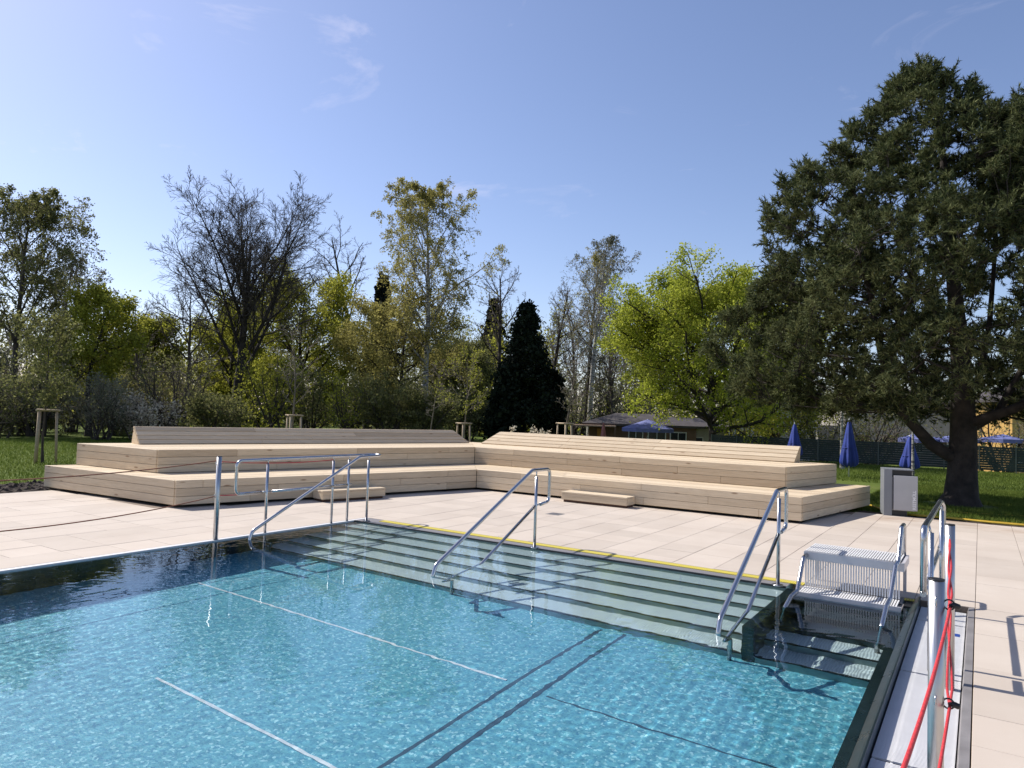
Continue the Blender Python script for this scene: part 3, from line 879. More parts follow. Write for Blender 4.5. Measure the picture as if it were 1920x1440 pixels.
def foliage_mat(name, c0, c1, trans=0.35, rough=0.7, scale=0.8):
    t = NT(name)
    v = t.coord('Position')
    n1 = t.noise(v, scale, 3)
    isl = t.n('ShaderNodeNewGeometry').outputs['Random Per Island']
    f = t.n('ShaderNodeMath', operation='ADD'); t.l(n1, f.inputs[0])
    ms = t.n('ShaderNodeMath', operation='MULTIPLY_ADD'); ms.inputs[1].default_value = 0.5; ms.inputs[2].default_value = -0.25
    t.l(isl, ms.inputs[0]); t.l(ms.outputs[0], f.inputs[1])
    c = t.ramp(f.outputs[0], [(0.25, c0), (0.75, c1)])
    t.set(c, rough, 0, None, 0.06)
    tr = t.n('ShaderNodeBsdfTranslucent'); t.l(c, tr.inputs['Color'])
    mx = t.n('ShaderNodeMixShader'); mx.inputs[0].default_value = trans
    t.l(t.b.outputs[0], mx.inputs[1]); t.l(tr.outputs[0], mx.inputs[2]); t.l(mx.outputs[0], t.out.inputs['Surface'])
    return t.m
M['grass'] = foliage_mat('grass_blade', (0.085, 0.130, 0.020), (0.17, 0.21, 0.045), 0.35)
M['bark'] = simple('grey_bark', (0.060, 0.047, 0.038), 0.9, 0, 0.35, 3, 0.5, 'Position')
M['barkd'] = simple('dark_bark', (0.034, 0.026, 0.021), 0.92, 0, 0.55, 5, 1.0, 'Position')
M['barkl'] = simple('pale_bark', (0.17, 0.135, 0.10), 0.9, 0, 0.3, 4, 0.4, 'Position')
t = NT('birch_bark'); v = t.coord('Position', (3, 3, 9))
M['birch'] = t.set(t.ramp(t.noise(v, 1.5, 5, 0.7), [(0.42, (0.05, 0.04, 0.035)), (0.52, (0.40, 0.38, 0.34))]), 0.8)
M['twig'] = simple('brown_twig', (0.165, 0.130, 0.105), 0.9, 0, 0.25, 1, 0, 'Position')
M['twigd'] = simple('dark_twig', (0.080, 0.066, 0.058), 0.9, 0, 0.2, 1, 0, 'Position')
M['twigl'] = simple('pale_twig', (0.27, 0.22, 0.17), 0.9, 0, 0.25, 1, 0, 'Position')
M['maple'] = foliage_mat('maple_leaf', (0.27, 0.315, 0.03), (0.48, 0.50, 0.08), 0.55)
M['spring'] = foliage_mat('spring_leaf', (0.23, 0.245, 0.03), (0.42, 0.41, 0.07), 0.55)
M['olive'] = foliage_mat('olive_catkin', (0.25, 0.225, 0.06), (0.42, 0.38, 0.13), 0.55)
M['dull'] = foliage_mat('dull_leaf', (0.11, 0.12, 0.04), (0.25, 0.245, 0.095), 0.5)
M['greyleaf'] = foliage_mat('grey_leaf', (0.12, 0.125, 0.08), (0.25, 0.25, 0.17), 0.4)
M['needle'] = foliage_mat('pine_needle', (0.028, 0.043, 0.015), (0.205, 0.220, 0.095), 0.2, 0.6, 2.4)
M['yew'] = foliage_mat('dark_needle', (0.008, 0.012, 0.008), (0.028, 0.037, 0.022), 0.08)
M['spruce'] = foliage_mat('spruce_needle', (0.014, 0.018, 0.014), (0.035, 0.042, 0.032), 0.1)
M['blossom'] = foliage_mat('white_blossom', (0.52, 0.42, 0.31), (0.76, 0.68, 0.54), 0.4)

# ------------------------------------------------------------------ trees
def at(px, dist, py=780):
    d = FW + RR * ((px - 960) / F_PX) - UU * ((py - 720) / F_PX)
    s_ = dist / math.hypot(d.x, d.y)
    x, y = CAMP.x + d.x * s_, CAMP.y + d.y * s_
    return Vector((x, y, float(gzf(x, y))))
def z_at(px, py, dist):
    d = FW + RR * ((px - 960) / F_PX) - UU * ((py - 720) / F_PX)
    return CAMP.z + d.z * dist / math.hypot(d.x, d.y)

def unit(a):
    return a / np.maximum(np.linalg.norm(a, axis=-1, keepdims=True), 1e-9)
def curves(r, P, D, L, nseg, wob, trop):
    pts = [P]
    d = D.copy()
    st = (L / nseg)[:, None]
    for s_ in range(nseg):
        d = d + r.normal(0, wob, d.shape)
        d[:, 2] += trop / nseg
        d = unit(d)
        pts.append(pts[-1] + d * st)
    return np.stack(pts, 1)
def spawn(r, pts, rad, k, t0, t1, ang, sd, rfrac):
    """k children on every polyline; returns start, direction, parent parameter, parent index, radius"""
    n, m_, _ = pts.shape
    tt = (np.arange(k)[None, :] + r.random((n, k))) / k
    tt = t0 + (t1 - t0) * tt
    f = tt * (m_ - 1)
    i0 = np.minimum(f.astype(int), m_ - 2)
    w = (f - i0)[..., None]
    row = np.arange(n)[:, None]
    P = pts[row, i0] * (1 - w) + pts[row, i0 + 1] * w
    T = unit(pts[row, i0 + 1] - pts[row, i0])
    rd = rad[row, i0] * (1 - w[..., 0]) + rad[row, i0 + 1] * w[..., 0]
    a = np.where(np.abs(T[..., 2:3]) < 0.9, np.array([0, 0, 1.0]), np.array([1.0, 0, 0]))
    X_ = unit(np.cross(T, a)); Y_ = np.cross(T, X_)
    ph = (np.arange(k) * 2.399963)[None, :] + r.random((n, 1)) * 6.28 + r.normal(0, 0.5, (n, k))
    an = ang + r.normal(0, sd, (n, k))
    D = T * np.cos(an)[..., None] + (X_ * np.cos(ph)[..., None] + Y_ * np.sin(ph)[..., None]) * np.sin(an)[..., None]
    idx_ = np.broadcast_to(row, (n, k))
    return P.reshape(-1, 3), D.reshape(-1, 3), tt.reshape(-1), idx_.reshape(-1), (rd * rfrac).reshape(-1)
def taper(R, nseg, end=0.35):
    return R[:, None] * np.linspace(1, end, nseg + 1)[None, :]
class TB_:
    def __init__(s): s.V, s.F, s.n = [], [], 0
    def tubes(s, pts, rad, sides):
        n, m_, _ = pts.shape
        T = np.empty_like(pts)
        T[:, 1:-1] = pts[:, 2:] - pts[:, :-2]; T[:, 0] = pts[:, 1] - pts[:, 0]; T[:, -1] = pts[:, -1] - pts[:, -2]
        T = unit(T)
        a = np.where(np.abs(T[:, :1, 2:3]) < 0.9, np.array([0, 0, 1.0]), np.array([1.0, 0, 0]))
        X_ = unit(np.cross(T, np.broadcast_to(a, T.shape))); Y_ = np.cross(T, X_)
        ph = np.arange(sides) * 2 * np.pi / sides
        V = pts[:, :, None] + (X_[:, :, None] * np.cos(ph)[:, None] + Y_[:, :, None] * np.sin(ph)[:, None]) * rad[:, :, None, None]
        i_ = np.arange(n * m_ * sides).reshape(n, m_, sides)
        j_ = np.roll(i_, -1, 2)
        F_ = np.stack([i_[:, :-1], j_[:, :-1], j_[:, 1:], i_[:, 1:]], -1).reshape(-1, 4)
        s.V.append(V.reshape(-1, 3)); s.F.append(F_ + s.n); s.n += V.size // 3
        return s
    def quads(s, C, A, Bv):
        V = np.stack([C - A - Bv, C + A - Bv, C + A + Bv, C - A + Bv], 1).reshape(-1, 3)
        F_ = np.arange(len(V)).reshape(-1, 4)
        s.V.append(V); s.F.append(F_ + s.n); s.n += len(V)
        return s
    def build(s, name, mat, parent, smooth=False):
        me = np_mesh(name, np.vstack(s.V), np.vstack(s.F), smooth)
        return link(name, me, mat, parent)
def leaves(r, tb, C, size, flat=0.0, asp=0.62):
    n = len(C)
    A = unit(r.normal(0, 1, (n, 3))); 
    Bv = unit(np.cross(A, r.normal(0, 1, (n, 3))))
    if flat:
        A[:, 2] *= (1 - flat); Bv[:, 2] *= (1 - flat)
        A, Bv = unit(A), unit(Bv)
    sz = (size * r.uniform(0.55, 1.3, n))[:, None]
    tb.quads(C, A * sz, Bv * sz * asp)
def along(pts, r, per):
    """random points on polylines"""
    n, m_, _ = pts.shape
    f = r.random((n, per)) * (m_ - 1)
    i0 = np.minimum(f.astype(int), m_ - 2); w = (f - i0)[..., None]
    row = np.arange(n)[:, None]
    return (pts[row, i0] * (1 - w) + pts[row, i0 + 1] * w).reshape(-1, 3)

def make_tree(name, label, base, H, seed, sp, group='trees behind the terrace', cat='tree'):
    r = np.random.default_rng(seed)
    root = empty(name, base, label, cat, group)
    tr, cr, lf = TB_(), TB_(), TB_()
    ns = sp.get('stems', 1)
    r0 = sp.get('r0', H * 0.018)
    # trunk(s)
    P = np.zeros((ns, 3)); P[:, :2] = r.normal(0, 0.25 if ns > 1 else 0, (ns, 2))
    sl = sp.get('stem_spread', 0.0)
    D = np.tile(np.array([sp.get('lean', (0, 0))[0], sp.get('lean', (0, 0))[1], 1.0]), (ns, 1))
    if ns > 1:
        a_ = np.arange(ns) * 6.283 / ns + r.random() * 6
        D[:, 0] += np.cos(a_) * sl; D[:, 1] += np.sin(a_) * sl
    D = unit(D)
    Ls = np.full(ns, H * sp.get('trunk', 0.97)) * (r.uniform(0.8, 1.0, ns) if ns > 1 else 1.0)
    t0_ = curves(r, P, D, Ls, 10, sp.get('wob0', 0.035), 0.08)
    R0_ = np.full(ns, r0)
    rad = R0_[:, None] * (np.linspace(1, 0.10, 11) ** 0.85)[None, :]
    rad[:, 0] *= 1.35
    tr.tubes(t0_, rad, 10)
    cur, crad, clen = t0_, rad, Ls
    levels = sp['levels']
    for li, lv in enumerate(levels):
        P, D, tt, pi_, R_ = spawn(r, cur, crad, lv['k'], lv['t'][0], lv['t'][1], math.radians(lv['ang'][0]), math.radians(lv['ang'][1]), lv.get('rf', 0.55))
        if li == 0:
            u = (tt - lv['t'][0]) / max(1e-6, lv['t'][1] - lv['t'][0])
            Lb = sp['shape'](u) * sp['R'] * r.uniform(0.8, 1.15, len(u))
            if 'angfn' in lv:
                an = np.radians(lv['angfn'](u)) + r.normal(0, 0.12, len(u))
                hz = D.copy(); hz[:, 2] = 0; hz = unit(hz)
                D = hz * np.sin(an)[:, None] + np.array([0, 0, 1.0]) * np.cos(an)[:, None]
        else:
            Lb = clen[pi_] * lv['len'] * (1.12 - 0.75 * tt) * r.uniform(0.65, 1.3, len(tt))
        R_ = np.maximum(np.minimum(R_, Lb * sp.get('slim', 0.02)), sp.get('rmin', 0.009))
        seg = lv.get('seg', 4)
        pts = curves(r, P, D, Lb, seg, lv.get('wob', 0.09), lv.get('trop', 0.2))
        rd = taper(R_, seg, lv.get('end', 0.4))
        (tr if li < sp.get('limb_levels', 1) else cr).tubes(pts, rd, lv.get('sides', 3))
        cur, crad, clen = pts, rd, Lb
        if lv.get('leaf'):
            per, size, spread = lv['leaf']
            C = along(pts[:, max(0, seg // 3):], r, per)
            C = C + r.normal(0, spread, C.shape)
            leaves(r, lf, C, size, lv.get('flat', 0.0))
    tr.build('trunk', M[sp.get('bark', 'bark')], root, True)
    if cr.V: cr.build('twigs' if lf.V else 'crown', M[sp.get('twig', 'twig')], root)['kind'] = 'stuff'
    if lf.V: lf.build('crown', M[sp['leafmat']], root)['kind'] = 'stuff'
    return root

rnd_shape = lambda p: (lambda u: np.sin(np.pi * np.clip(0.12 + 0.80 * u, 0, 1)) ** p)
cone_shape = lambda p: (lambda u: (1.02 - u) ** p)

# 1 big bare tree: several steep leaders, dense fan of twigs
D_ = 46
b = at(440, D_); H = (z_at(440, 335, D_) - b.z) * 1.0
make_tree('bare_tree', 'tall bare lime tree with several steep leaders left of centre', b, H, 101, dict(
    r0=0.34, trunk=0.74, wob0=0.02, shape=lambda u: 0.98 - 0.40 * u, R=H * 0.66, limb_levels=2, bark='barkd', twig='twigd', rmin=0.0115, slim=0.0125,
    levels=[dict(k=12, t=(0.26, 0.80), ang=(26, 8), trop=0.16, wob=0.05, seg=8, sides=7, rf=0.62, end=0.08),
            dict(k=20, t=(0.10, 0.98), ang=(46, 9), len=0.44, trop=0.20, seg=6, sides=4, rf=0.5),
            dict(k=9, t=(0.12, 1.0), ang=(38, 12), len=0.48, trop=0.12, seg=4, sides=3),
            dict(k=6, t=(0.15, 1.0), ang=(34, 12), len=0.72, trop=0.02, seg=2, sides=3)]))
# 2 birches: ascending limbs, hanging twigs with young olive leaves
def birch(label, px, D_, top, wpx, seed, leafmat, leafn, bark='birch', lean=(0, 0), twig='twig', k1=26, name='birch_tree', t0=0.30, group='trees behind the terrace'):
    b = at(px, D_); H = z_at(px, top, D_) - b.z
    R = wpx / F_PX * D_ / 2
    make_tree(name, label, b, H, seed, dict(r0=0.02 * H * 0.7, lean=lean, wob0=0.025, shape=lambda u: 0.55 + 0.75 * np.sin(np.pi * np.clip(0.1 + 0.85 * u, 0, 1)) - 0.45 * u, R=R * 1.15, bark=bark, twig=twig, leafmat=leafmat, rmin=0.010,
        levels=[dict(k=k1, t=(t0, 0.98), ang=(42, 9), trop=0.35, wob=0.06, seg=7, sides=5, rf=0.5, end=0.15),
                dict(k=9, t=(0.2, 1.0), ang=(45, 12), len=0.42, trop=-0.1, seg=5, sides=3, leaf=(leafn, 0.045, 0.10) if leafn else None),
                dict(k=8, t=(0.2, 1.0), ang=(50, 15), len=0.78, trop=-1.8, seg=5, sides=3, leaf=(leafn, 0.042, 0.07) if leafn else None)]), group)
birch('tall birch with hanging olive young leaves in the middle', 798, 44, 345, 265, 201, 'olive', 16, lean=(-0.02, 0.06))
birch('slender grey birch with bare hanging twigs beside the bright maple', 1107, 52, 436, 150, 202, 'greyleaf', 4, bark='birch', twig='twigl', k1=24, t0=0.35)
birch('bare hanging birch just left of the bright maple', 1095, 60, 470, 150, 203, 'olive', 4, bark='barkd', k1=20, t0=0.4)
birch('tall grey birch cut by the left edge of the picture', 18, 42, 362, 225, 204, 'dull', 13, bark='bark', k1=28)
birch('smaller bare birch behind the left edge birch', 95, 50, 470, 150, 205, 'greyleaf', 4, bark='bark', k1=22)

# 3 bare spreading trees
def bare(label, px, D_, top, wpx, seed, bark='barkd', twig='twig', name='bare_tree', dens=1.0, t0=0.35, group='trees behind the terrace', leaf=None, leafmat=None, ang=48, trop=0.3):
    b = at(px, D_); H = z_at(px, top, D_) - b.z; R = wpx / F_PX * D_ / 2
    lv3 = dict(k=7, t=(0.15, 1.0), ang=(40, 14), len=0.42, trop=0.1, seg=3, sides=3)
    lv4 = dict(k=4, t=(0.15, 1.0), ang=(40, 14), len=0.5, trop=0.1, seg=3, sides=3)
    if leaf: lv4['leaf'] = leaf
    make_tree(name, label, b, H, seed, dict(r0=0.017 * H, wob0=0.05, trunk=0.95, shape=rnd_shape(0.55), R=R * 1.05, limb_levels=2, bark=bark, twig=twig, leafmat=leafmat, rmin=0.010,
        levels=[dict(k=int(15 * dens), t=(t0, 0.98), ang=(ang, 10), trop=trop, wob=0.11, seg=7, sides=6, rf=0.6),
                dict(k=8, t=(0.2, 1.0), ang=(45, 12), len=0.45, trop=0.12, wob=0.12, seg=5, sides=4, rf=0.55), lv3, lv4]), group)
bare('bare crooked oak between the lime tree and the birch', 690, 56, 425, 190, 301)
bare('bare crooked oak right of the birch', 930, 48, 490, 170, 302)
bare('bare brown tree behind the pale young tree right of the yews', 1150, 58, 545, 170, 307, bark='bark', twig='twigl', dens=1.2, t0=0.2)
bare('bare tree low behind the two grey birches', 1080, 66, 575, 190, 308, bark='bark', twig='twig', dens=1.3, t0=0.15)
bare('thin bare tree between black yew and grey birch', 1038, 62, 530, 120, 303, twig='twigl')
bare('brownish bare tree left of the tall lime', 345, 44, 532, 190, 304, bark='bark', dens=1.2, t0=0.2)
bare('crooked bare tree beside the small green tree on the left', 135, 46, 497, 110, 305, bark='bark')
bare('twiggy bare tree low behind the lime tree', 262, 52, 560, 130, 306, bark='bark', dens=1.1, t0=0.2)

# 4 leafed trees
def leafy(label, px, D_, top, wpx, seed, leafmat, leaf, t0=0.2, bark='barkd', name='leafy_tree', pshape=0.5, group='trees behind the terrace', k1=26, twig='twig', lean=(0, 0), ang=58, trop=0.35, k2=9, k3=7, R=None, r0=0.02, trunk=0.92):
    b = at(px, D_); H = z_at(px, top, D_) - b.z; R = R or wpx / F_PX * D_ / 2
    return make_tree(name, label, b, H, seed, dict(r0=r0 * H, wob0=0.05, lean=lean, trunk=trunk, shape=pshape if callable(pshape) else rnd_shape(pshape), R=R, limb_levels=2, bark=bark, twig=twig, leafmat=leafmat,
        levels=[dict(k=k1, t=(t0, 0.98), ang=(ang, 10), trop=trop, wob=0.09, seg=6, sides=6, rf=0.6),
                dict(k=k2, t=(0.25, 1.0), ang=(46, 12), len=0.42, trop=0.1, seg=4, sides=4, rf=0.55),
                dict(k=k3, t=(0.2, 1.0), ang=(46, 14), len=0.45, trop=0.1, seg=3, sides=3, leaf=leaf)]), group)
leafy('big bright yellow-green maple right of the grey birches', 1336, 38, 486, 330, 401, 'maple', (24, 0.046, 0.16), t0=0.13, k1=60, pshape=lambda u: np.interp(u, [0, .25, .55, .8, 1], [.85, 1.0, .85, .5, .22]), R=6.9, trunk=0.80, ang=68, trop=0.25, k2=10, k3=8)
leafy('yellow-green young leafed tree behind the pale young tree', 570, 52, 535, 260, 402, 'spring', (22, 0.06, 0.24), t0=0.10, k1=30)
leafy('second yellow-green tree peeking out left of the lime trunk', 430, 58, 565, 170, 403, 'spring', (18, 0.065, 0.24), t0=0.12, k1=24)
leafy('olive yellow tree spreading below the middle birch', 745, 46, 560, 270, 404, 'olive', (24, 0.05, 0.22), t0=0.15, k1=28, trop=-0.1, ang=70)
leafy('small fresh green tree near the left edge', 168, 40, 535, 140, 405, 'spring', (16, 0.05, 0.2), t0=0.25, k1=20)
leafy('light green bushy tree left of the lime tree', 270, 56, 600, 110, 406, 'spring', (16, 0.065, 0.25), t0=0.1, k1=22)
leafy('dull green low tree behind the young tree in the middle', 860, 56, 655, 150, 407, 'dull', (20, 0.06, 0.25), t0=0.1, k1=24)
leafy('dull green tree right behind the slatted fence', 1470, 44, 690, 240, 408, 'spring', (12, 0.05, 0.22), t0=0.2, k1=22)

# 5 conifers
def conifer(label, px, D_, top, wpx, seed, mat, name, p=0.8, k1=110, droop=-0.5, leaf=(7, 0.16, 0.10), group='conifers behind the terrace', lean=(0, 0), stems=1):
    b = at(px, D_); H = z_at(px, top, D_) - b.z; R = wpx / F_PX * D_ / 2
    make_tree(name, label, b, H, seed, dict(r0=0.016 * H, lean=lean, wob0=0.012, trunk=0.99, shape=lambda u: (1.03 - u) ** p, R=R, bark='barkd', twig='barkd', leafmat=mat,
        levels=[dict(k=k1, t=(0.05, 0.99), ang=(80, 8), trop=droop, wob=0.05, seg=4, sides=3, rf=0.3, leaf=(leaf[0] * 2, leaf[1], leaf[2])),
                dict(k=7, t=(0.2, 1.0), ang=(50, 14), len=0.38, trop=droop * 0.6, seg=3, sides=3, leaf=leaf)]), group)
conifer('black columnar yew tree standing behind the terrace corner', 984, 42, 571, 140, 501, 'yew', 'conifer_tree', 0.75, 180, 0.15, (11, 0.085, 0.17))
conifer('low dark yew filling the foot of the columnar yew on the left', 945, 41, 690, 70, 506, 'yew', 'conifer_tree', 0.4, 80, 0.3, (9, 0.13, 0.12))
conifer('low dark yew filling the foot of the columnar yew on the right', 1030, 43, 700, 60, 507, 'yew', 'conifer_tree', 0.4, 80, 0.3, (9, 0.13, 0.12))
conifer('dark spruce top behind the crooked oak', 711, 66, 512, 100, 503, 'spruce', 'conifer_tree', 0.85, 100, -0.6, (6, 0.2, 0.14))
conifer('dim spruce behind the bare oak right of the birch', 917, 66, 560, 110, 504, 'spruce', 'conifer_tree', 0.8, 100, -0.6, (5, 0.2, 0.16))
conifer('dim spruce behind the lime tree', 425, 70, 560, 130, 505, 'spruce', 'conifer_tree', 0.8, 90, -0.6, (5, 0.2, 0.16))

# 6 the large pine on the right: clumps of long needles on a wide dome carried by curved limbs
def pine():
    r = np.random.default_rng(77)
    base = Vector((7.66, 10.93, -0.03))
    root = empty('pine_tree', base, 'large dark pine with a broad crown and low limbs on the right lawn', 'tree')
    tr, cr = TB_(), TB_()
    tp = np.array([[0, 0, 0], [0.02, 0, 0.22], [0.04, 0, 0.7], [0.06, 0, 1.6], [0.03, 0.02, 2.9], [-0.10, 0.0, 4.6], [-0.25, -0.05, 6.4], [-0.38, -0.05, 8.2], [-0.6, 0, 10.2]])[None]
    trr = np.array([[0.47, 0.345, 0.30, 0.27, 0.21, 0.16, 0.11, 0.06, 0.02]])
    tr.tubes(tp, trr, 16)
    ld = [([0.05, 0, 1.6], [0.7, 0.5, 2.1], [1.2, 0.8, 3.2], [1.5, 0.9, 4.8], [1.7, 0.9, 6.6], [1.85, 0.8, 8.6], 0.10),
          ([0.05, 0, 0.95], [-0.55, -0.3, 1.35], [-1.15, -0.7, 2.1], [-1.5, -0.95, 3.3], [-1.75, -1.05, 4.8], [-2.0, -1.1, 6.3], 0.16),
          ([0.04, 0, 2.1], [0.35, 0.9, 2.9], [0.55, 1.3, 4.2], [0.65, 1.4, 5.8], [0.7, 1.45, 7.3], [0.7, 1.4, 8.7], 0.09),
          ([0.05, 0, 1.8], [1.0, -0.3, 2.2], [2.0, -0.5, 2.8], [2.7, -0.6, 3.8], [3.1, -0.6, 5.4], [3.3, -0.6, 7.4], 0.12),
          ([0.03, 0, 2.4], [-0.7, 0.6, 3.0], [-1.3, 1.0, 4.2], [-1.6, 1.2, 5.5], [-1.8, 1.2, 6.7], [-1.9, 1.2, 7.6], 0.11)]
    lp = np.array([l[:6] for l in ld]); lr_ = np.array([l[6] for l in ld])
    tr.tubes(lp, lr_[:, None] * np.linspace(1, 0.2, 6)[None, :], 9)
    # points along all leaders that limbs can leave from
    LP = np.vstack([along(tp, r, 500), np.vstack([along(lp[i:i + 1], r, 160) for i in range(5)])])
    LP = LP[LP[:, 2] > 2.1]
    zk = [1.9, 2.4, 3.2, 4.2, 6.0, 7.4, 8.3, 9.1, 9.8, 10.35]
    rk = [3.2, 4.3, 4.65, 4.6, 4.1, 3.1, 2.25, 1.40, 0.75, 0.15]
    NC = 1750
    z = r.uniform(1.95, 10.3, NC * 3)
    a = r.uniform(0, 2 * np.pi, NC * 3)
    lump = 1 + 0.13 * np.sin(3 * a + z * 1.3) + 0.10 * np.sin(7 * a - 2.1 * z)
    env = np.interp(z, zk, rk) * lump
    keep = r.random(NC * 3) < env / 5.6
    z, a, env = z[keep][:NC], a[keep][:NC], env[keep][:NC]
    fr = 1 - 0.62 * r.random(len(z)) ** 1.7
    fr = np.where(z < 2.3, 1 - 0.35 * r.random(len(z)), fr)
    cx = env * fr * np.cos(a) + 0.15 - 0.10 * z; cy = env * fr * np.sin(a) * 0.68
    Cc = np.stack([cx, cy, z], 1)
    # second top on the right
    n2 = 150
    a2 = r.uniform(0, 6.28, n2); z2 = r.uniform(6.6, 9.45, n2); q2 = np.interp(z2, [6.6, 8.2, 9.0, 9.45], [1.5, 1.25, 0.8, 0.2]) * np.sqrt(r.random(n2))
    Cc = np.vstack([Cc, np.stack([1.55 + q2 * np.cos(a2), 0.4 + q2 * np.sin(a2), z2], 1)])
    cx, cy, z = Cc.T
    # open window in front of the stems, low on the right
    op = (np.abs(cx - 1.1) < 1.2) & (z < 4.8) & (z > 1.8) & (cy < 1.2)
    Cc = Cc[~(op & (r.random(len(z)) < 0.55))]
    n_ = len(Cc)
    # limb from each clump back to a leader point that lies lower
    start = np.empty_like(Cc)
    for i in range(n_):
        d = LP - Cc[i]
        hd = np.hypot(d[:, 0], d[:, 1])
        cost = np.abs(d[:, 2] + 0.30 * hd + 0.1) + 0.35 * hd
        start[i] = LP[np.argmin(cost)]
    mid = start * 0.5 + Cc * 0.5; mid[:, 2] -= 0.10 * np.linalg.norm(Cc - start, axis=1); mid += r.normal(0, 0.12, mid.shape)
    big = r.random(n_) < 0.13
    u = np.linspace(0, 1, 7)[None, :, None]
    bz = start[:, None] * (1 - u) ** 2 + mid[:, None] * 2 * u * (1 - u) + Cc[:, None] * u * u
    Lb = np.linalg.norm(Cc - start, axis=1)
    rb = np.clip(Lb * 0.011, 0.012, 0.05)
    tr.tubes(bz[big], taper(rb[big], 6, 0.25), 5)
    # short forks for the others: leave from a neighbouring big limb
    bp = bz[big][:, 3:].reshape(-1, 3)
    oth = np.where(~big)[0]
    st2 = np.empty((len(oth), 3))
    for k_, i in enumerate(oth):
        st2[k_] = bp[np.argmin(np.sum((bp - (Cc[i] - np.array([0, 0, 0.15]))) ** 2, 1))]
    e2 = Cc[oth]
    b2 = st2[:, None] * (1 - u[:, :5] / u[0, 4, 0]) + e2[:, None] * (u[:, :5] / u[0, 4, 0]) + r.normal(0, 0.02, (len(oth), 5, 3))
    cr.tubes(b2, taper(np.full(len(oth), 0.013), 4, 0.5), 3)
    # shoots on each clump, pointing out and up
    S = 17
    out = Cc - np.array([0.0, 0.0, 3.2]); out = unit(out * np.array([1, 1, 0.55])); out[:, 2] += 0.55; out = unit(out)
    sd = unit(np.repeat(out, S, 0) * 0.45 + r.normal(0, 0.65, (n_ * S, 3)) + np.array([0, 0, 0.28]))
    sl = r.uniform(0.11, 0.32, n_ * S)[:, None]
    s0 = np.repeat(Cc, S, 0) + r.normal(0, 0.05, (n_ * S, 3))
    s1 = s0 + sd * sl
    cr.tubes(np.stack([s0, s1], 1), np.full((n_ * S, 2), 0.006), 3)
    # needles in a brush round the outer half of every shoot
    K = 22
    T = n_ * S
    w = r.uniform(0.25, 1.05, (T * K, 1))
    C0 = np.repeat(s0, K, 0) * (1 - w) + np.repeat(s1, K, 0) * w
    dd = unit(np.repeat(sd, K, 0) * 0.85 + r.normal(0, 0.55, (T * K, 3)))
    Ln = r.uniform(0.07, 0.14, (T * K, 1))
    side = unit(np.cross(dd, r.normal(0, 1, dd.shape))) * 0.0125
    V = np.stack([C0 - side, C0 + side, C0 + dd * Ln], 1).reshape(-1, 3)
    tr.build('trunk', M['barkd'], root, True)
    cr.build('branchlets', M['barkd'], root)['kind'] = 'stuff'
    link('crown', np_mesh('crown', V, np.arange(len(V)).reshape(-1, 3)), M['needle'], root)['kind'] = 'stuff'
    return n_
NTUFT = pine()
# ------------------------------------------------------------------ shrubs at the foot of the trees
def shrub(label, px, D_, top, wpx, seed, leafmat, leaf, stems=7, twig='twig', k1=9, spread=0.55, name='shrub', bark='bark', group='shrubs behind the terrace', t1=(0.15, 1.0)):
    b = at(px, D_); H = z_at(px, top, D_) - b.z; R = wpx / F_PX * D_ / 2
    make_tree(name, label, b, H, seed, dict(stems=stems, stem_spread=spread, r0=0.012 * H + 0.012, wob0=0.10, trunk=1.0, shape=lambda u: 0.75 - 0.35 * u, R=R * 0.8, bark=bark, twig=twig, leafmat=leafmat, rmin=0.008,
        levels=[dict(k=k1, t=t1, ang=(45, 14), trop=0.15, wob=0.12, seg=4, sides=3, rf=0.5, leaf=leaf if leaf else None),
                dict(k=6, t=(0.2, 1.0), ang=(45, 15), len=0.5, trop=0.05, wob=0.12, seg=3, sides=3, leaf=leaf if leaf else None)]), group, 'shrub')
shrub('dark green shrub at the far left edge of the lawn', -10, 38, 690, 170, 601, 'dull', (3, 0.045, 0.14), 9, 'twigl', k1=12)
shrub('tall brown twiggy shrub behind the staked young tree on the left', 60, 40, 620, 170, 602, 'dull', (2, 0.04, 0.15), 10, 'twigl', k1=14)
shrub('grey green bushy shrub right of the staked tree on the left', 190, 36, 700, 150, 603, 'greyleaf', (4, 0.035, 0.15), 10, 'twigl', k1=13)
shrub('white blossoming shrub low behind the left backrest end', 272, 36, 735, 90, 604, 'blossom', (5, 0.038, 0.13), 8, 'twigl')
shrub('brown bare thicket behind the blossoming shrub', 240, 48, 640, 170, 605, 'dull', (2, 0.05, 0.15), 10, 'twigl', k1=14)
shrub('reddish brown bare shrub left of the lime trunk', 320, 40, 650, 150, 606, 'dull', (1, 0.05, 0.15), 10, 'twig', k1=15)
shrub('low dark shrub under the lime trunk', 400, 38, 745, 150, 607, 'dull', (8, 0.05, 0.15), 9)
shrub('green leafing shrub right of the lime trunk', 500, 42, 660, 150, 608, 'spring', (4, 0.055, 0.17), 9)
shrub('dark leafing shrub behind the pale young tree', 585, 44, 680, 130, 609, 'dull', (7, 0.055, 0.17), 9)
shrub('fresh green upright shrub in the middle of the treeline', 650, 40, 690, 120, 610, 'spring', (3, 0.05, 0.16), 9)
shrub('dark green shrub under the olive tree', 720, 40, 700, 140, 611, 'dull', (8, 0.055, 0.16), 10)
shrub('dark shrub below the birch trunk', 800, 40, 725, 130, 612, 'dull', (9, 0.055, 0.15), 10)
shrub('dark low shrub beside the black yews on the left', 880, 42, 730, 120, 613, 'dull', (10, 0.055, 0.16), 10)
shrub('sparse brown shrub right of the black yews', 1075, 48, 690, 110, 614, 'dull', (2, 0.05, 0.15), 9, 'twigl')
shrub('brown thicket behind the low kiosk roof', 1160, 60, 690, 150, 615, 'dull', (2, 0.06, 0.2), 10, 'twig', k1=14)
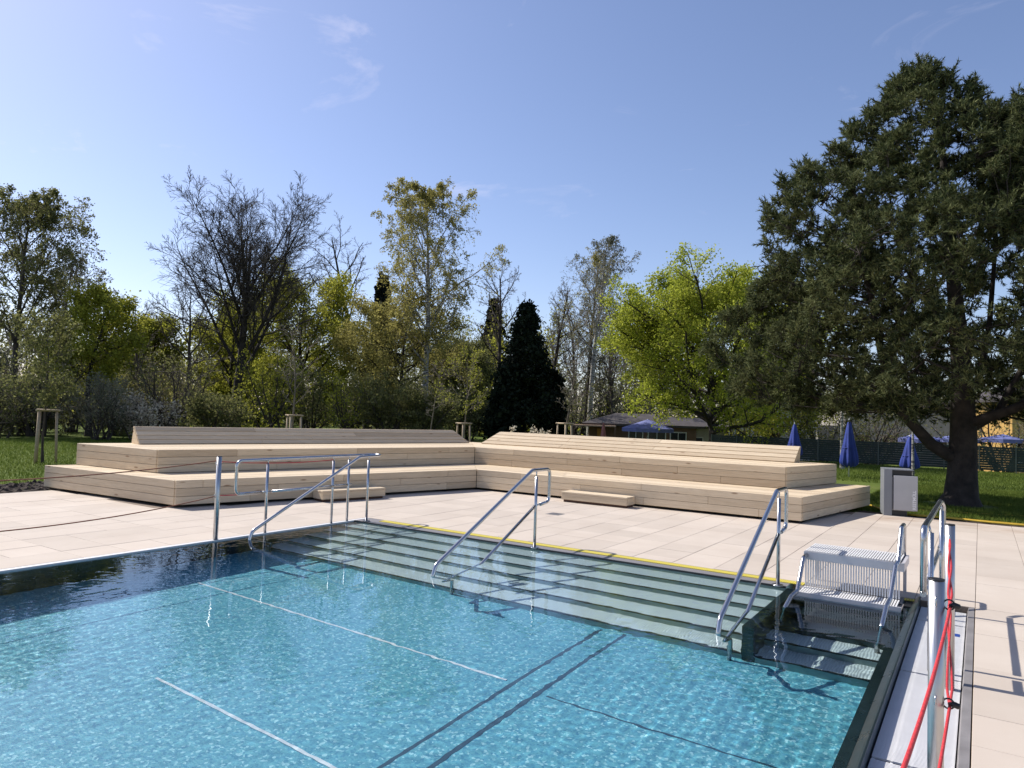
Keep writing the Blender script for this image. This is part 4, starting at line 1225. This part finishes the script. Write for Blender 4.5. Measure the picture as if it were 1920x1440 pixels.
shrub('green hedge shrub behind the maple trunk', 1400, 47, 735, 150, 616, 'spring', (3, 0.055, 0.2), 9)
shrub('brown bare shrub behind the green fence', 1640, 48, 735, 200, 617, 'dull', (2, 0.05, 0.2), 10, 'twigl', k1=12)
shrub('olive shrub behind the fence beside the pine', 1560, 44, 740, 120, 618, 'dull', (3, 0.05, 0.2), 9, 'twigl', k1=12)
shrub('brownish shrub behind the fence at the right edge', 1880, 46, 720, 160, 619, 'dull', (2, 0.05, 0.2), 10, 'twigl', k1=12)
shrub('white flowering bush peeking over the terrace corner', 985, 27, 800, 55, 620, 'blossom', (3, 0.045, 0.08), 5, 'twigl', k1=4)

shrub('dense twiggy shrub closing the left end of the lawn', 20, 46, 715, 150, 621, 'dull', (4, 0.05, 0.2), 10, 'twigl', k1=13)
shrub('wide brown shrub right of the staked tree at the lawn end', 130, 45, 690, 170, 622, 'dull', (3, 0.05, 0.2), 10, 'twigl', k1=14)
shrub('olive twiggy shrub behind the blossoming shrub', 300, 46, 700, 150, 623, 'olive', (3, 0.045, 0.2), 10, 'twigl', k1=13)
shrub('low green shrub at the lawn end beside the grey green bush', 215, 42, 765, 120, 624, 'dull', (7, 0.045, 0.16), 10, 'twig', k1=10)
shrub('low dark green shrub behind the stakes on the left lawn', 60, 41, 770, 150, 625, 'dull', (8, 0.045, 0.16), 10, 'twig', k1=10)
shrub('low green shrub at the far left lawn corner', -30, 41, 765, 140, 626, 'dull', (8, 0.045, 0.16), 10, 'twig', k1=10)

# far wood that reads as one mass
def woodland():
    r = np.random.default_rng(900)
    wood_, l1, l2, l3 = TB_(), TB_(), TB_(), TB_()
    for i in range(96):
        px = -160 + i * 15.5 + r.normal(0, 12)
        D_ = r.uniform(58, 92)
        b = np.array(at(px, D_))
        top = r.uniform(585, 690)
        H = z_at(px, top, D_) - b[2]
        p = b[None] ; d = np.array([[r.normal(0, .03), r.normal(0, .03), 1.0]])
        t_ = curves(r, p, unit(d), np.array([H]), 6, 0.06, 0.1)
        rd = 0.16 * np.linspace(1, 0.15, 7)[None]
        wood_.tubes(t_, rd, 5)
        P, D, tt, pi_, R_ = spawn(r, t_, rd, 22, 0.05, 1.0, 0.9, 0.2, 0.4)
        L = H * 0.36 * (1.1 - 0.7 * tt) * r.uniform(0.7, 1.2, len(tt))
        b1 = curves(r, P, D, L, 4, 0.1, 0.35); r1 = taper(np.maximum(R_, 0.02), 4, 0.4)
        wood_.tubes(b1, r1, 3)
        P, D, tt, pi_, R_ = spawn(r, b1, r1, 8, 0.15, 1.0, 0.8, 0.25, 0.5)
        L2 = L[pi_] * 0.45 * r.uniform(0.6, 1.2, len(tt))
        b2 = curves(r, P, D, L2, 3, 0.12, 0.2)
        wood_.tubes(b2, taper(np.full(len(tt), 0.016), 3, 0.6), 3)
        lf = (l1, l2, l3)[r.integers(0, 3)]
        n_ = int(r.choice([2, 5, 9]))
        C = along(b2, r, n_) + r.normal(0, 0.25, (len(b2) * n_, 3))
        leaves(r, lf, C, 0.085)
        # undergrowth
        C = b[None] + r.normal(0, 1, (260, 3)) * np.array([2.2, 2.2, 0]) + np.array([0, 0, 1.0]) * (r.random((260, 1)) ** 1.5) * 3.2
        leaves(r, lf, C, 0.13)
    V, F, mi, off = [], [], [], 0
    for k, tb in enumerate((wood_, l1, l2, l3)):
        v_ = np.vstack(tb.V); f_ = np.vstack(tb.F)
        V.append(v_); F.append(f_ + off); mi.append(np.full(len(f_), k, dtype=np.int32)); off += len(v_)
    me = np_mesh('far_woodland', np.vstack(V), np.vstack(F), False, [M['twig'], M['dull'], M['spring'], M['greyleaf']], np.concatenate(mi))
    o = bpy.data.objects.new('far_woodland', me); COL.objects.link(o)
    tag(o, 'brown and green spring woodland closing the view behind the trees', 'woodland', kind='stuff')
woodland()

# ------------------------------------------------------------------ staked young trees
def young(px, D_, top, wpx, seed, label, leafmat, leaf, stake_label, stake_top, bark='barkl', twig='twigl', stakes=True, sp_=0.26):
    b = at(px, D_)
    leafy(label, px, D_, top, wpx, seed, leafmat, leaf, t0=0.38, bark=bark, name='young_tree', group='young trees behind the terrace', k1=15, twig=twig, ang=52, trop=0.25, k2=6, k3=5, r0=0.0085)
    if not stakes: return
    zt = z_at(px, stake_top, D_) - b.z
    s = empty('tree_stakes', b, stake_label, 'stakes', 'wooden tree stakes')
    P = [Vector((sp_ * math.cos(a), sp_ * math.sin(a), 0)) for a in (0.55 + YAW, 2.65 + YAW, 4.7 + YAW)]
    for p in P:
        MB().tube([p * 1.18 + Vector((0, 0, -0.1)), p + Vector((0, 0, zt - 0.04))], 0.033, sides=10).build('stake', M['stake'], s)
    for i in range(3):
        a, c = P[i], P[(i + 1) % 3]
        e = (c - a).normalized() * 0.08
        MB().tube([a - e + Vector((0, 0, zt)), c + e + Vector((0, 0, zt))], 0.028, sides=8).build('crossbar', M['stake'], s)
young(85, 23.0, 590, 130, 701, 'staked young green tree on the left lawn', 'dull', (9, 0.028, 0.10), 'tall wooden tripod stakes around the young tree on the left lawn', 769, 'bark', 'twig')
young(550, 25, 600, 130, 702, 'pale bare young tree above the left backrest', 'greyleaf', None, 'wooden stakes just above the left backrest', 779)
young(870, 26, 650, 120, 703, 'budding young tree with stakes left of the terrace corner', 'spring', (3, 0.022, 0.05), 'wooden stakes left of the terrace corner', 794, 'barkl', 'twigl', sp_=0.26)
young(805, 31, 668, 80, 704, 'thin bare young tree beside the birch trunk', 'greyleaf', None, '', 0, stakes=False)
young(1060, 27, 640, 90, 705, 'pale bare young tree right of the black yews', 'greyleaf', None, 'wooden stakes right of the terrace corner', 794, sp_=0.30)

# ------------------------------------------------------------------ fence on the right
M['fence'] = simple('green_fence', (0.016, 0.030, 0.024), 0.55, 0, 0.25, 2)
M['fencepost'] = simple('fence_post', (0.10, 0.12, 0.105), 0.5, 0.3)
fence = empty('slat_fence', (4, 27.1, 0), 'long dark green slatted fence across the lawn on the right', 'fence')
nb = 15
sl_me = MB()
for k in range(10):
    sl_me.box(0.02, 1.22, -0.006, 0.006, 0.05 + k * 0.097, 0.05 + k * 0.097 + 0.088)
sl_mesh = sl_me.mesh('slat_panel')
po_mesh = MB().box(-0.022, 0.022, -0.03, 0.03, -0.1, 1.04).mesh('post')
for i in range(-4, nb):
    x = 1.79 + 1.243 * i - 4
    link('post', po_mesh, M['fencepost'], fence, (x, 0, 0))
    if i < nb - 1:
        o = link('slat_panel', sl_mesh, M['fence'], fence, (x, 0.012, 0)); o['kind'] = 'stuff'

# ------------------------------------------------------------------ parasols
M['blue'] = simple('blue_canvas', (0.018, 0.040, 0.24), 0.75, 0, 0.25, 3, 0.3)
M['bluepale'] = simple('pale_blue_canvas', (0.15, 0.17, 0.38), 0.75, 0, 0.2, 3, 0.2)
M['pink'] = simple('faded_red_canvas', (0.42, 0.16, 0.14), 0.8, 0, 0.3, 6, 0.3)
M['polew'] = simple('white_pole', (0.62, 0.62, 0.60), 0.4)
def folded_parasol(base, zlow, ztop, w, label, mat):
    p = empty('folded_parasol', base, label, 'parasol', 'folded parasols')
    MB().tube([(0, 0, -0.1), (0, 0, ztop - 0.02)], 0.024, sides=10).build('pole', M['polew'], p)
    n = 48
    mb = MB(); rings = []
    prof = [(0.0, 0.72), (0.04, 0.95), (0.10, 1.0), (0.25, 0.92), (0.45, 0.72), (0.65, 0.55), (0.82, 0.38), (0.95, 0.22), (1.0, 0.06)]
    for (tz, rr_) in prof:
        ring = []
        for k in range(n):
            a = 2 * math.pi * k / n
            fold = 1 + 0.22 * math.sin(8 * a + 2.0 * tz) * (1 - tz) + 0.08 * math.sin(3 * a)
            ring.append((w * rr_ * fold * math.cos(a), w * rr_ * fold * math.sin(a), zlow + (ztop - zlow) * tz + 0.03 * math.sin(8 * a) * (1 - tz)))
        rings.append(ring)
    v_ = [q for ring in rings for q in ring]
    f_ = [(i * n + k, i * n + (k + 1) % n, (i + 1) * n + (k + 1) % n, (i + 1) * n + k) for i in range(len(prof) - 1) for k in range(n)]
    mb.poly(v_, f_, True).build('canopy', mat, p)
    zs = zlow + (ztop - zlow) * 0.40
    MB().tube([(w * 0.80 * math.cos(q), w * 0.80 * math.sin(q), zs) for q in np.linspace(0, 6.283, 25)[:-1]], 0.014, sides=6, closed=True).build('strap', mat, p)
    MB().tube([(0, 0, ztop - 0.02), (0, 0, ztop + 0.05)], 0.02, sides=8).build('finial', M['polew'], p)
    return p
folded_parasol((4.38, 17.93, -0.03), 0.36, 1.90, 0.25, 'folded blue parasol on a white pole on the lawn left of the pine', M['blue'])
b = at(1490, 30); folded_parasol((b.x, b.y, -0.03), 0.45, 1.72, 0.26, 'folded blue parasol behind the right end of the backrest', M['blue'])
b = at(1706, 27); folded_parasol((b.x, b.y, -0.03), 0.35, 1.42, 0.26, 'folded blue parasol behind the litter bin near the pine', M['blue'])
b = at(1132, 40); folded_parasol((b.x, b.y, b.z), 0.3, z_at(1132, 792, 40) - b.z, 0.27, 'folded faded red parasol in front of the kiosk', M['pink'])
def open_parasol(base, zr, zt, R, label, mat):
    p = empty('open_parasol', base, label, 'parasol', 'open parasols')
    MB().tube([(0, 0, 0), (0, 0, zt)], 0.03, sides=10).build('pole', M['polew'], p)
    mb = MB(); n = 8
    v_ = [(0, 0, zt)]
    for k in range(n * 2):
        a = math.pi * k / n
        v_.append((R * 0.55 * math.cos(a) * (1 if k % 2 == 0 else 0.95), R * 0.55 * math.sin(a) * (1 if k % 2 == 0 else 0.95), zr + (zt - zr) * 0.42))
    for k in range(n * 2):
        a = math.pi * k / n
        q = 1 if k % 2 == 0 else 0.94
        v_.append((R * q * math.cos(a), R * q * math.sin(a), zr))
    for k in range(n * 2):
        a = math.pi * k / n
        q = 1.0 if k % 2 == 0 else 0.94
        v_.append((R * q * math.cos(a), R * q * math.sin(a), zr - 0.2))
    N = n * 2
    f_ = [(0, 1 + k, 1 + (k + 1) % N) for k in range(N)]
    for lv in range(2):
        o_ = 1 + lv * N
        f_ += [(o_ + k, o_ + N + k, o_ + N + (k + 1) % N, o_ + (k + 1) % N) for k in range(N)]
    mb.poly(v_, f_).build('canopy', mat, p)
    for k in range(n):
        a = 2 * math.pi * k / n
        MB().tube([(0, 0, zr + (zt - zr) * 0.3), (R * 0.95 * math.cos(a), R * 0.95 * math.sin(a), zr - 0.02)], 0.012, sides=5).build('rib', M['polew'], p)
    return p
b = at(1215, 40); open_parasol(b, z_at(1215, 803, 40) - b.z, z_at(1215, 786, 40) - b.z, 1.5, 'open blue parasol in front of the kiosk under the maple', M['bluepale'])
for i, px in enumerate((1725, 1800, 1880)):
    D_ = 46
    b = at(px, D_)
    open_parasol(b, z_at(px, 823, D_) - b.z, z_at(px, 810 + i * 2, D_) - b.z, 1.1, ('open pale blue parasol behind the fence left of the pine trunk', 'open pale blue parasol behind the fence right of the pine trunk', 'open pale blue parasol behind the fence at the right edge')[i], M['bluepale'])

# ------------------------------------------------------------------ kiosk and houses beyond
M['roofd'] = simple('dark_roof', (0.065, 0.055, 0.055), 0.85, 0, 0.25, 3, 0.3)
M['wallb'] = simple('brown_wall', (0.16, 0.095, 0.065), 0.85, 0, 0.2, 2, 0.2)
M['wally'] = simple('yellow_wall', (0.55, 0.33, 0.10), 0.85, 0, 0.12, 2, 0.1)
M['wallg'] = simple('grey_wall', (0.42, 0.39, 0.36), 0.85, 0, 0.12, 2, 0.1)
M['awning'] = simple('beige_awning', (0.52, 0.36, 0.25), 0.8, 0, 0.1, 3)
M['glassd'] = simple('dark_pane', (0.02, 0.025, 0.03), 0.15)
M['oran'] = simple('orange_panel', (0.45, 0.22, 0.04), 0.7)
def building(base, rz, Lx, Ly, zw, zr, wall, roof, label, name='house', windows=(), extra=None, group=None):
    h = empty(name, base, label, 'building', group, rz)
    MB().box(-Lx / 2, Lx / 2, 0, Ly, -0.3, zw).build('wall', wall, h)
    ov = 0.45
    x0, x1, y0, y1 = -Lx / 2 - ov, Lx / 2 + ov, -ov, Ly + ov
    hip = min(Ly / 2 + ov, Lx / 2) * 0.9
    v_ = [(x0, y0, zw), (x1, y0, zw), (x1, y1, zw), (x0, y1, zw), (x0 + hip, Ly / 2, zr), (x1 - hip, Ly / 2, zr)]
    v2 = [(a, b_, c - 0.14) for a, b_, c in v_[:4]]
    MB().poly(v_ + v2, [(0, 1, 5, 4), (1, 2, 5), (2, 3, 4, 5), (3, 0, 4), (6, 7, 1, 0), (7, 8, 2, 1), (8, 9, 3, 2), (9, 6, 0, 3), (9, 8, 7, 6)]).build('roof', roof, h)
    for (wx, wz, ww, wh) in windows:
        f = MB().box(wx - ww / 2 - 0.06, wx + ww / 2 + 0.06, -0.05, 0.02, wz - 0.06, wz + wh + 0.06).build('window', M['polew'], h)
        MB().box(wx - ww / 2, wx + ww / 2, -0.055, -0.02, wz, wz + wh).build('pane', M['glassd'], f)
        MB().box(wx - 0.02, wx + 0.02, -0.058, -0.05, wz, wz + wh).build('mullion', M['polew'], f)
    return h
face = YAW
b = at(1205, 45)
k = building((b.x, b.y, b.z), face - 0.1, 6.6, 4.0, z_at(1205, 796, 45) - b.z, z_at(1205, 776, 47) - b.z, M['wallb'], M['roofd'], 'low brown kiosk with dark hipped roof behind the terrace', 'kiosk', [(0.9, 0.7, 1.0, 1.1), (2.2, 0.7, 0.9, 1.1), (-0.4, 0.7, 0.8, 1.1)])
MB().box(-4.4, -1.7, -1.6, -0.05, 2.05, 2.13).build('awning', M['awning'], k)
MB().box(-2.8, -2.3, -0.06, -0.02, 0.0, 1.9).build('orange_door', M['oran'], k)
for x in (-4.3, -1.8):
    MB().box(x, x + 0.1, -1.55, -1.45, -0.3, 2.05).build('awning_post', M['wallb'], k)
MB().tube([(1.0, 1.5, 2.4), (1.0, 1.5, 3.5)], 0.08, sides=8).build('chimney_pipe', M['fencepost'], k)
b = at(1310, 46)
building(b, face, 3.8, 4.0, z_at(1310, 799, 46) - b.z, z_at(1310, 784, 48) - b.z, M['wallg'], M['roofd'], 'grey flat building with pillars behind the maple trunk', 'house', [(-1.6, 0.7, 0.9, 1.2), (-0.2, 0.7, 0.9, 1.2), (1.3, 0.7, 0.9, 1.2)])
b = at(1445, 62)
building(b, face, 7.5, 6, z_at(1445, 745, 62) - b.z, z_at(1445, 715, 64) - b.z, M['wallg'], M['roofd'], 'pale grey house glimpsed through branches left of the pine', 'house', [(-2.4, 1.0, 1.0, 1.3), (0.0, 1.0, 1.0, 1.3), (2.4, 1.0, 1.0, 1.3), (-2.4, 3.2, 1.0, 1.0), (0, 3.2, 1.0, 1.0), (2.4, 3.2, 1.0, 1.0)])
b = at(1690, 66)
building(b, face, 9, 6, z_at(1690, 760, 66) - b.z, z_at(1690, 725, 68) - b.z, M['wallg'], M['roofd'], 'grey house far behind the pine trunk', 'house', [(-3, 1.0, 1.0, 1.3), (-1, 1.0, 1.0, 1.3), (1.2, 1.0, 1.0, 1.3), (3.2, 1.0, 1.0, 1.3)])
b = at(2015, 58)
building(b, face, 8, 5, z_at(1900, 752, 58) - b.z, z_at(1900, 715, 60) - b.z, M['wally'], M['roofd'], 'yellow house behind the fence at the right edge', 'house', [(-3.2, 1.0, 1.0, 1.3), (-1.2, 1.0, 1.0, 1.3), (1.0, 1.0, 1.0, 1.3), (3.2, 1.0, 1.0, 1.3)])
# two white birch stems on the lawn
for px, D_, top, seed, lab in ((1580, 31, 640, 751, 'slim white birch stem behind the folded blue parasol'), (1712, 25.5, 700, 752, 'slim pale birch stem behind the litter bin')):
    birch(lab, px, D_, top, 60, seed, 'greyleaf', 0, k1=10, t0=0.5, group='slim birches on the lawn')

# ------------------------------------------------------------------ litter bin
M['bin'] = simple('grey_bin', (0.24, 0.25, 0.265), 0.5, 0.2, 0.06, 3)
M['binface'] = simple('bin_panel', (0.46, 0.455, 0.45), 0.45, 0.1, 0.06, 3)
M['letter'] = simple('pale_lettering', (0.90, 0.89, 0.87), 0.5)
bb = Vector((6.50, 7.22, 0))
dirx = Vector((6.93 - 6.66, 7.20 - 7.05, 0)); brz = 0.22
lb = empty('litter_bin', bb, 'grey steel litter bin lettered RESTMÜLL beside the terrace end', 'bin', None, brz)
bevel(MB().box(0.0, 0.14, -0.02, 0.50, 0.0, 0.875).build('side_panel', M['bin'], lb), 0.004)
MB().box(0.142, 0.40, 0.02, 0.48, 0.0, 0.10).build('plinth', M['black'], lb)
MB().box(0.142, 0.48, 0.03, 0.48, 0.735, 0.865).build('mouth', M['black'], lb)
MB().box(0.0, 0.50, -0.005, 0.50, 0.866, 0.885).build('lid', M['bin'], lb)
MB().box(0.142, 0.52, 0.02, 0.48, 0.10, 0.735).build('drum', M['bin'], lb)
fp = bevel(MB().box(0.165, 0.565, -0.045, 0.018, 0.115, 0.765).build('front_panel', M['binface'], lb), 0.004)
tcu = bpy.data.curves.new('lettering', 'FONT')
tcu.body = 'RESTMÜLL'; tcu.size = 0.088; tcu.extrude = 0.0015; tcu.space_character = 1.05; tcu.offset = 0.0022
to = bpy.data.objects.new('lettering', tcu); COL.objects.link(to)
bpy.context.view_layer.update()
me = bpy.data.meshes.new_from_object(to.evaluated_get(bpy.context.evaluated_depsgraph_get()))
bpy.data.objects.remove(to)
lt = link('lettering', me, M['letter'], fp)
wd = max(v_.co.x for v_ in me.vertices)
sc_ = 0.36 / wd
lt.matrix_local = Matrix.Translation((0.535, -0.0475, 0.14)) @ Matrix(((0, -1, 0, 0), (0, 0, -1, 0), (1, 0, 0, 0), (0, 0, 0, 1))) @ Matrix.Diagonal((sc_, 0.85, 1, 1))

# ------------------------------------------------------------------ hoses
M['hose'] = simple('yellow_hose', (0.62, 0.40, 0.04), 0.5, 0, 0.2, 6)
def hose(pts, r, label):
    P = [Vector(p) for p in pts]
    Q = []
    for i in range(len(P) - 1):
        p0, p1, p2, p3 = P[max(i - 1, 0)], P[i], P[i + 1], P[min(i + 2, len(P) - 1)]
        for j in range(8):
            u = j / 8
            Q.append(0.5 * ((2 * p1) + (p2 - p0) * u + (2 * p0 - 5 * p1 + 4 * p2 - p3) * u * u + (3 * p1 - p0 - 3 * p2 + p3) * u ** 3))
    Q.append(P[-1])
    o = MB().tube([q - P[0] for q in Q], r, sides=10).build('hose', M['hose'], None, P[0])
    return tag(o, label, 'hose', 'yellow garden hoses')
hose([(5.95, 9.0, 0.02), (6.25, 8.3, 0.03), (6.5, 7.85, 0.02), (7.0, 7.55, 0.015), (7.6, 7.55, 0.02), (8.3, 7.48, 0.018), (9.3, 7.52, 0.02), (10.8, 7.40, 0.02), (13.5, 7.5, 0.02)], 0.016, 'yellow hose along the slab edge passing behind the litter bin')
hose([(6.9, 7.62, 0.02), (7.5, 7.65, 0.02), (8.2, 7.60, 0.02), (9.2, 7.66, 0.02), (10.6, 7.56, 0.02), (13.5, 7.7, 0.02)], 0.013, 'second yellow hose lying just behind the first on the soil')
hose([(7.0, 8.75, 0.0), (7.8, 9.0, 0.0), (8.6, 9.3, 0.0), (9.6, 9.5, 0.0), (12.5, 9.6, 0.0)], 0.012, 'thin yellow hose lying in the grass in front of the pine')

# ------------------------------------------------------------------ grass blades where the lawn is near
def grass():
    r = np.random.default_rng(31)
    n = 190000
    P = []
    for (cnt, x0, x1, y0, y1) in ((0.46, -26, -6.4, -6, 12), (0.46, 5.8, 13, 7.9, 16), (0.18, 1.5, 13, 16, 27)):
        c_ = int(n * cnt)
        P.append(np.stack([r.uniform(x0, x1, c_), r.uniform(y0, y1, c_), np.full(c_, gz)], 1))
    P = np.vstack(P)
    soil = ((P[:, 0] > -8.0) & (P[:, 0] < -6.4) & (P[:, 1] < 1.0) & (r.random(len(P)) < 0.93)) | (np.hypot(P[:, 0] - 7.66, P[:, 1] - 10.93) < 0.8)
    P = P[~soil]
    n = len(P)
    h = r.uniform(0.04, 0.10, (n, 1)); a = r.uniform(0, 6.28, n)
    w = np.stack([np.cos(a), np.sin(a), np.zeros(n)], 1) * r.uniform(0.006, 0.012, (n, 1))
    ln = r.normal(0, 0.03, (n, 3)); ln[:, 2] = 0
    V = np.stack([P - w, P + w, P + ln + np.array([0, 0, 1.0]) * h], 1).reshape(-1, 3)
    o = link('grass', np_mesh('grass', V, np.arange(len(V)).reshape(-1, 3)), M['grass'])
    tag(o, 'short green grass covering the lawn', 'grass', kind='stuff')
grass()
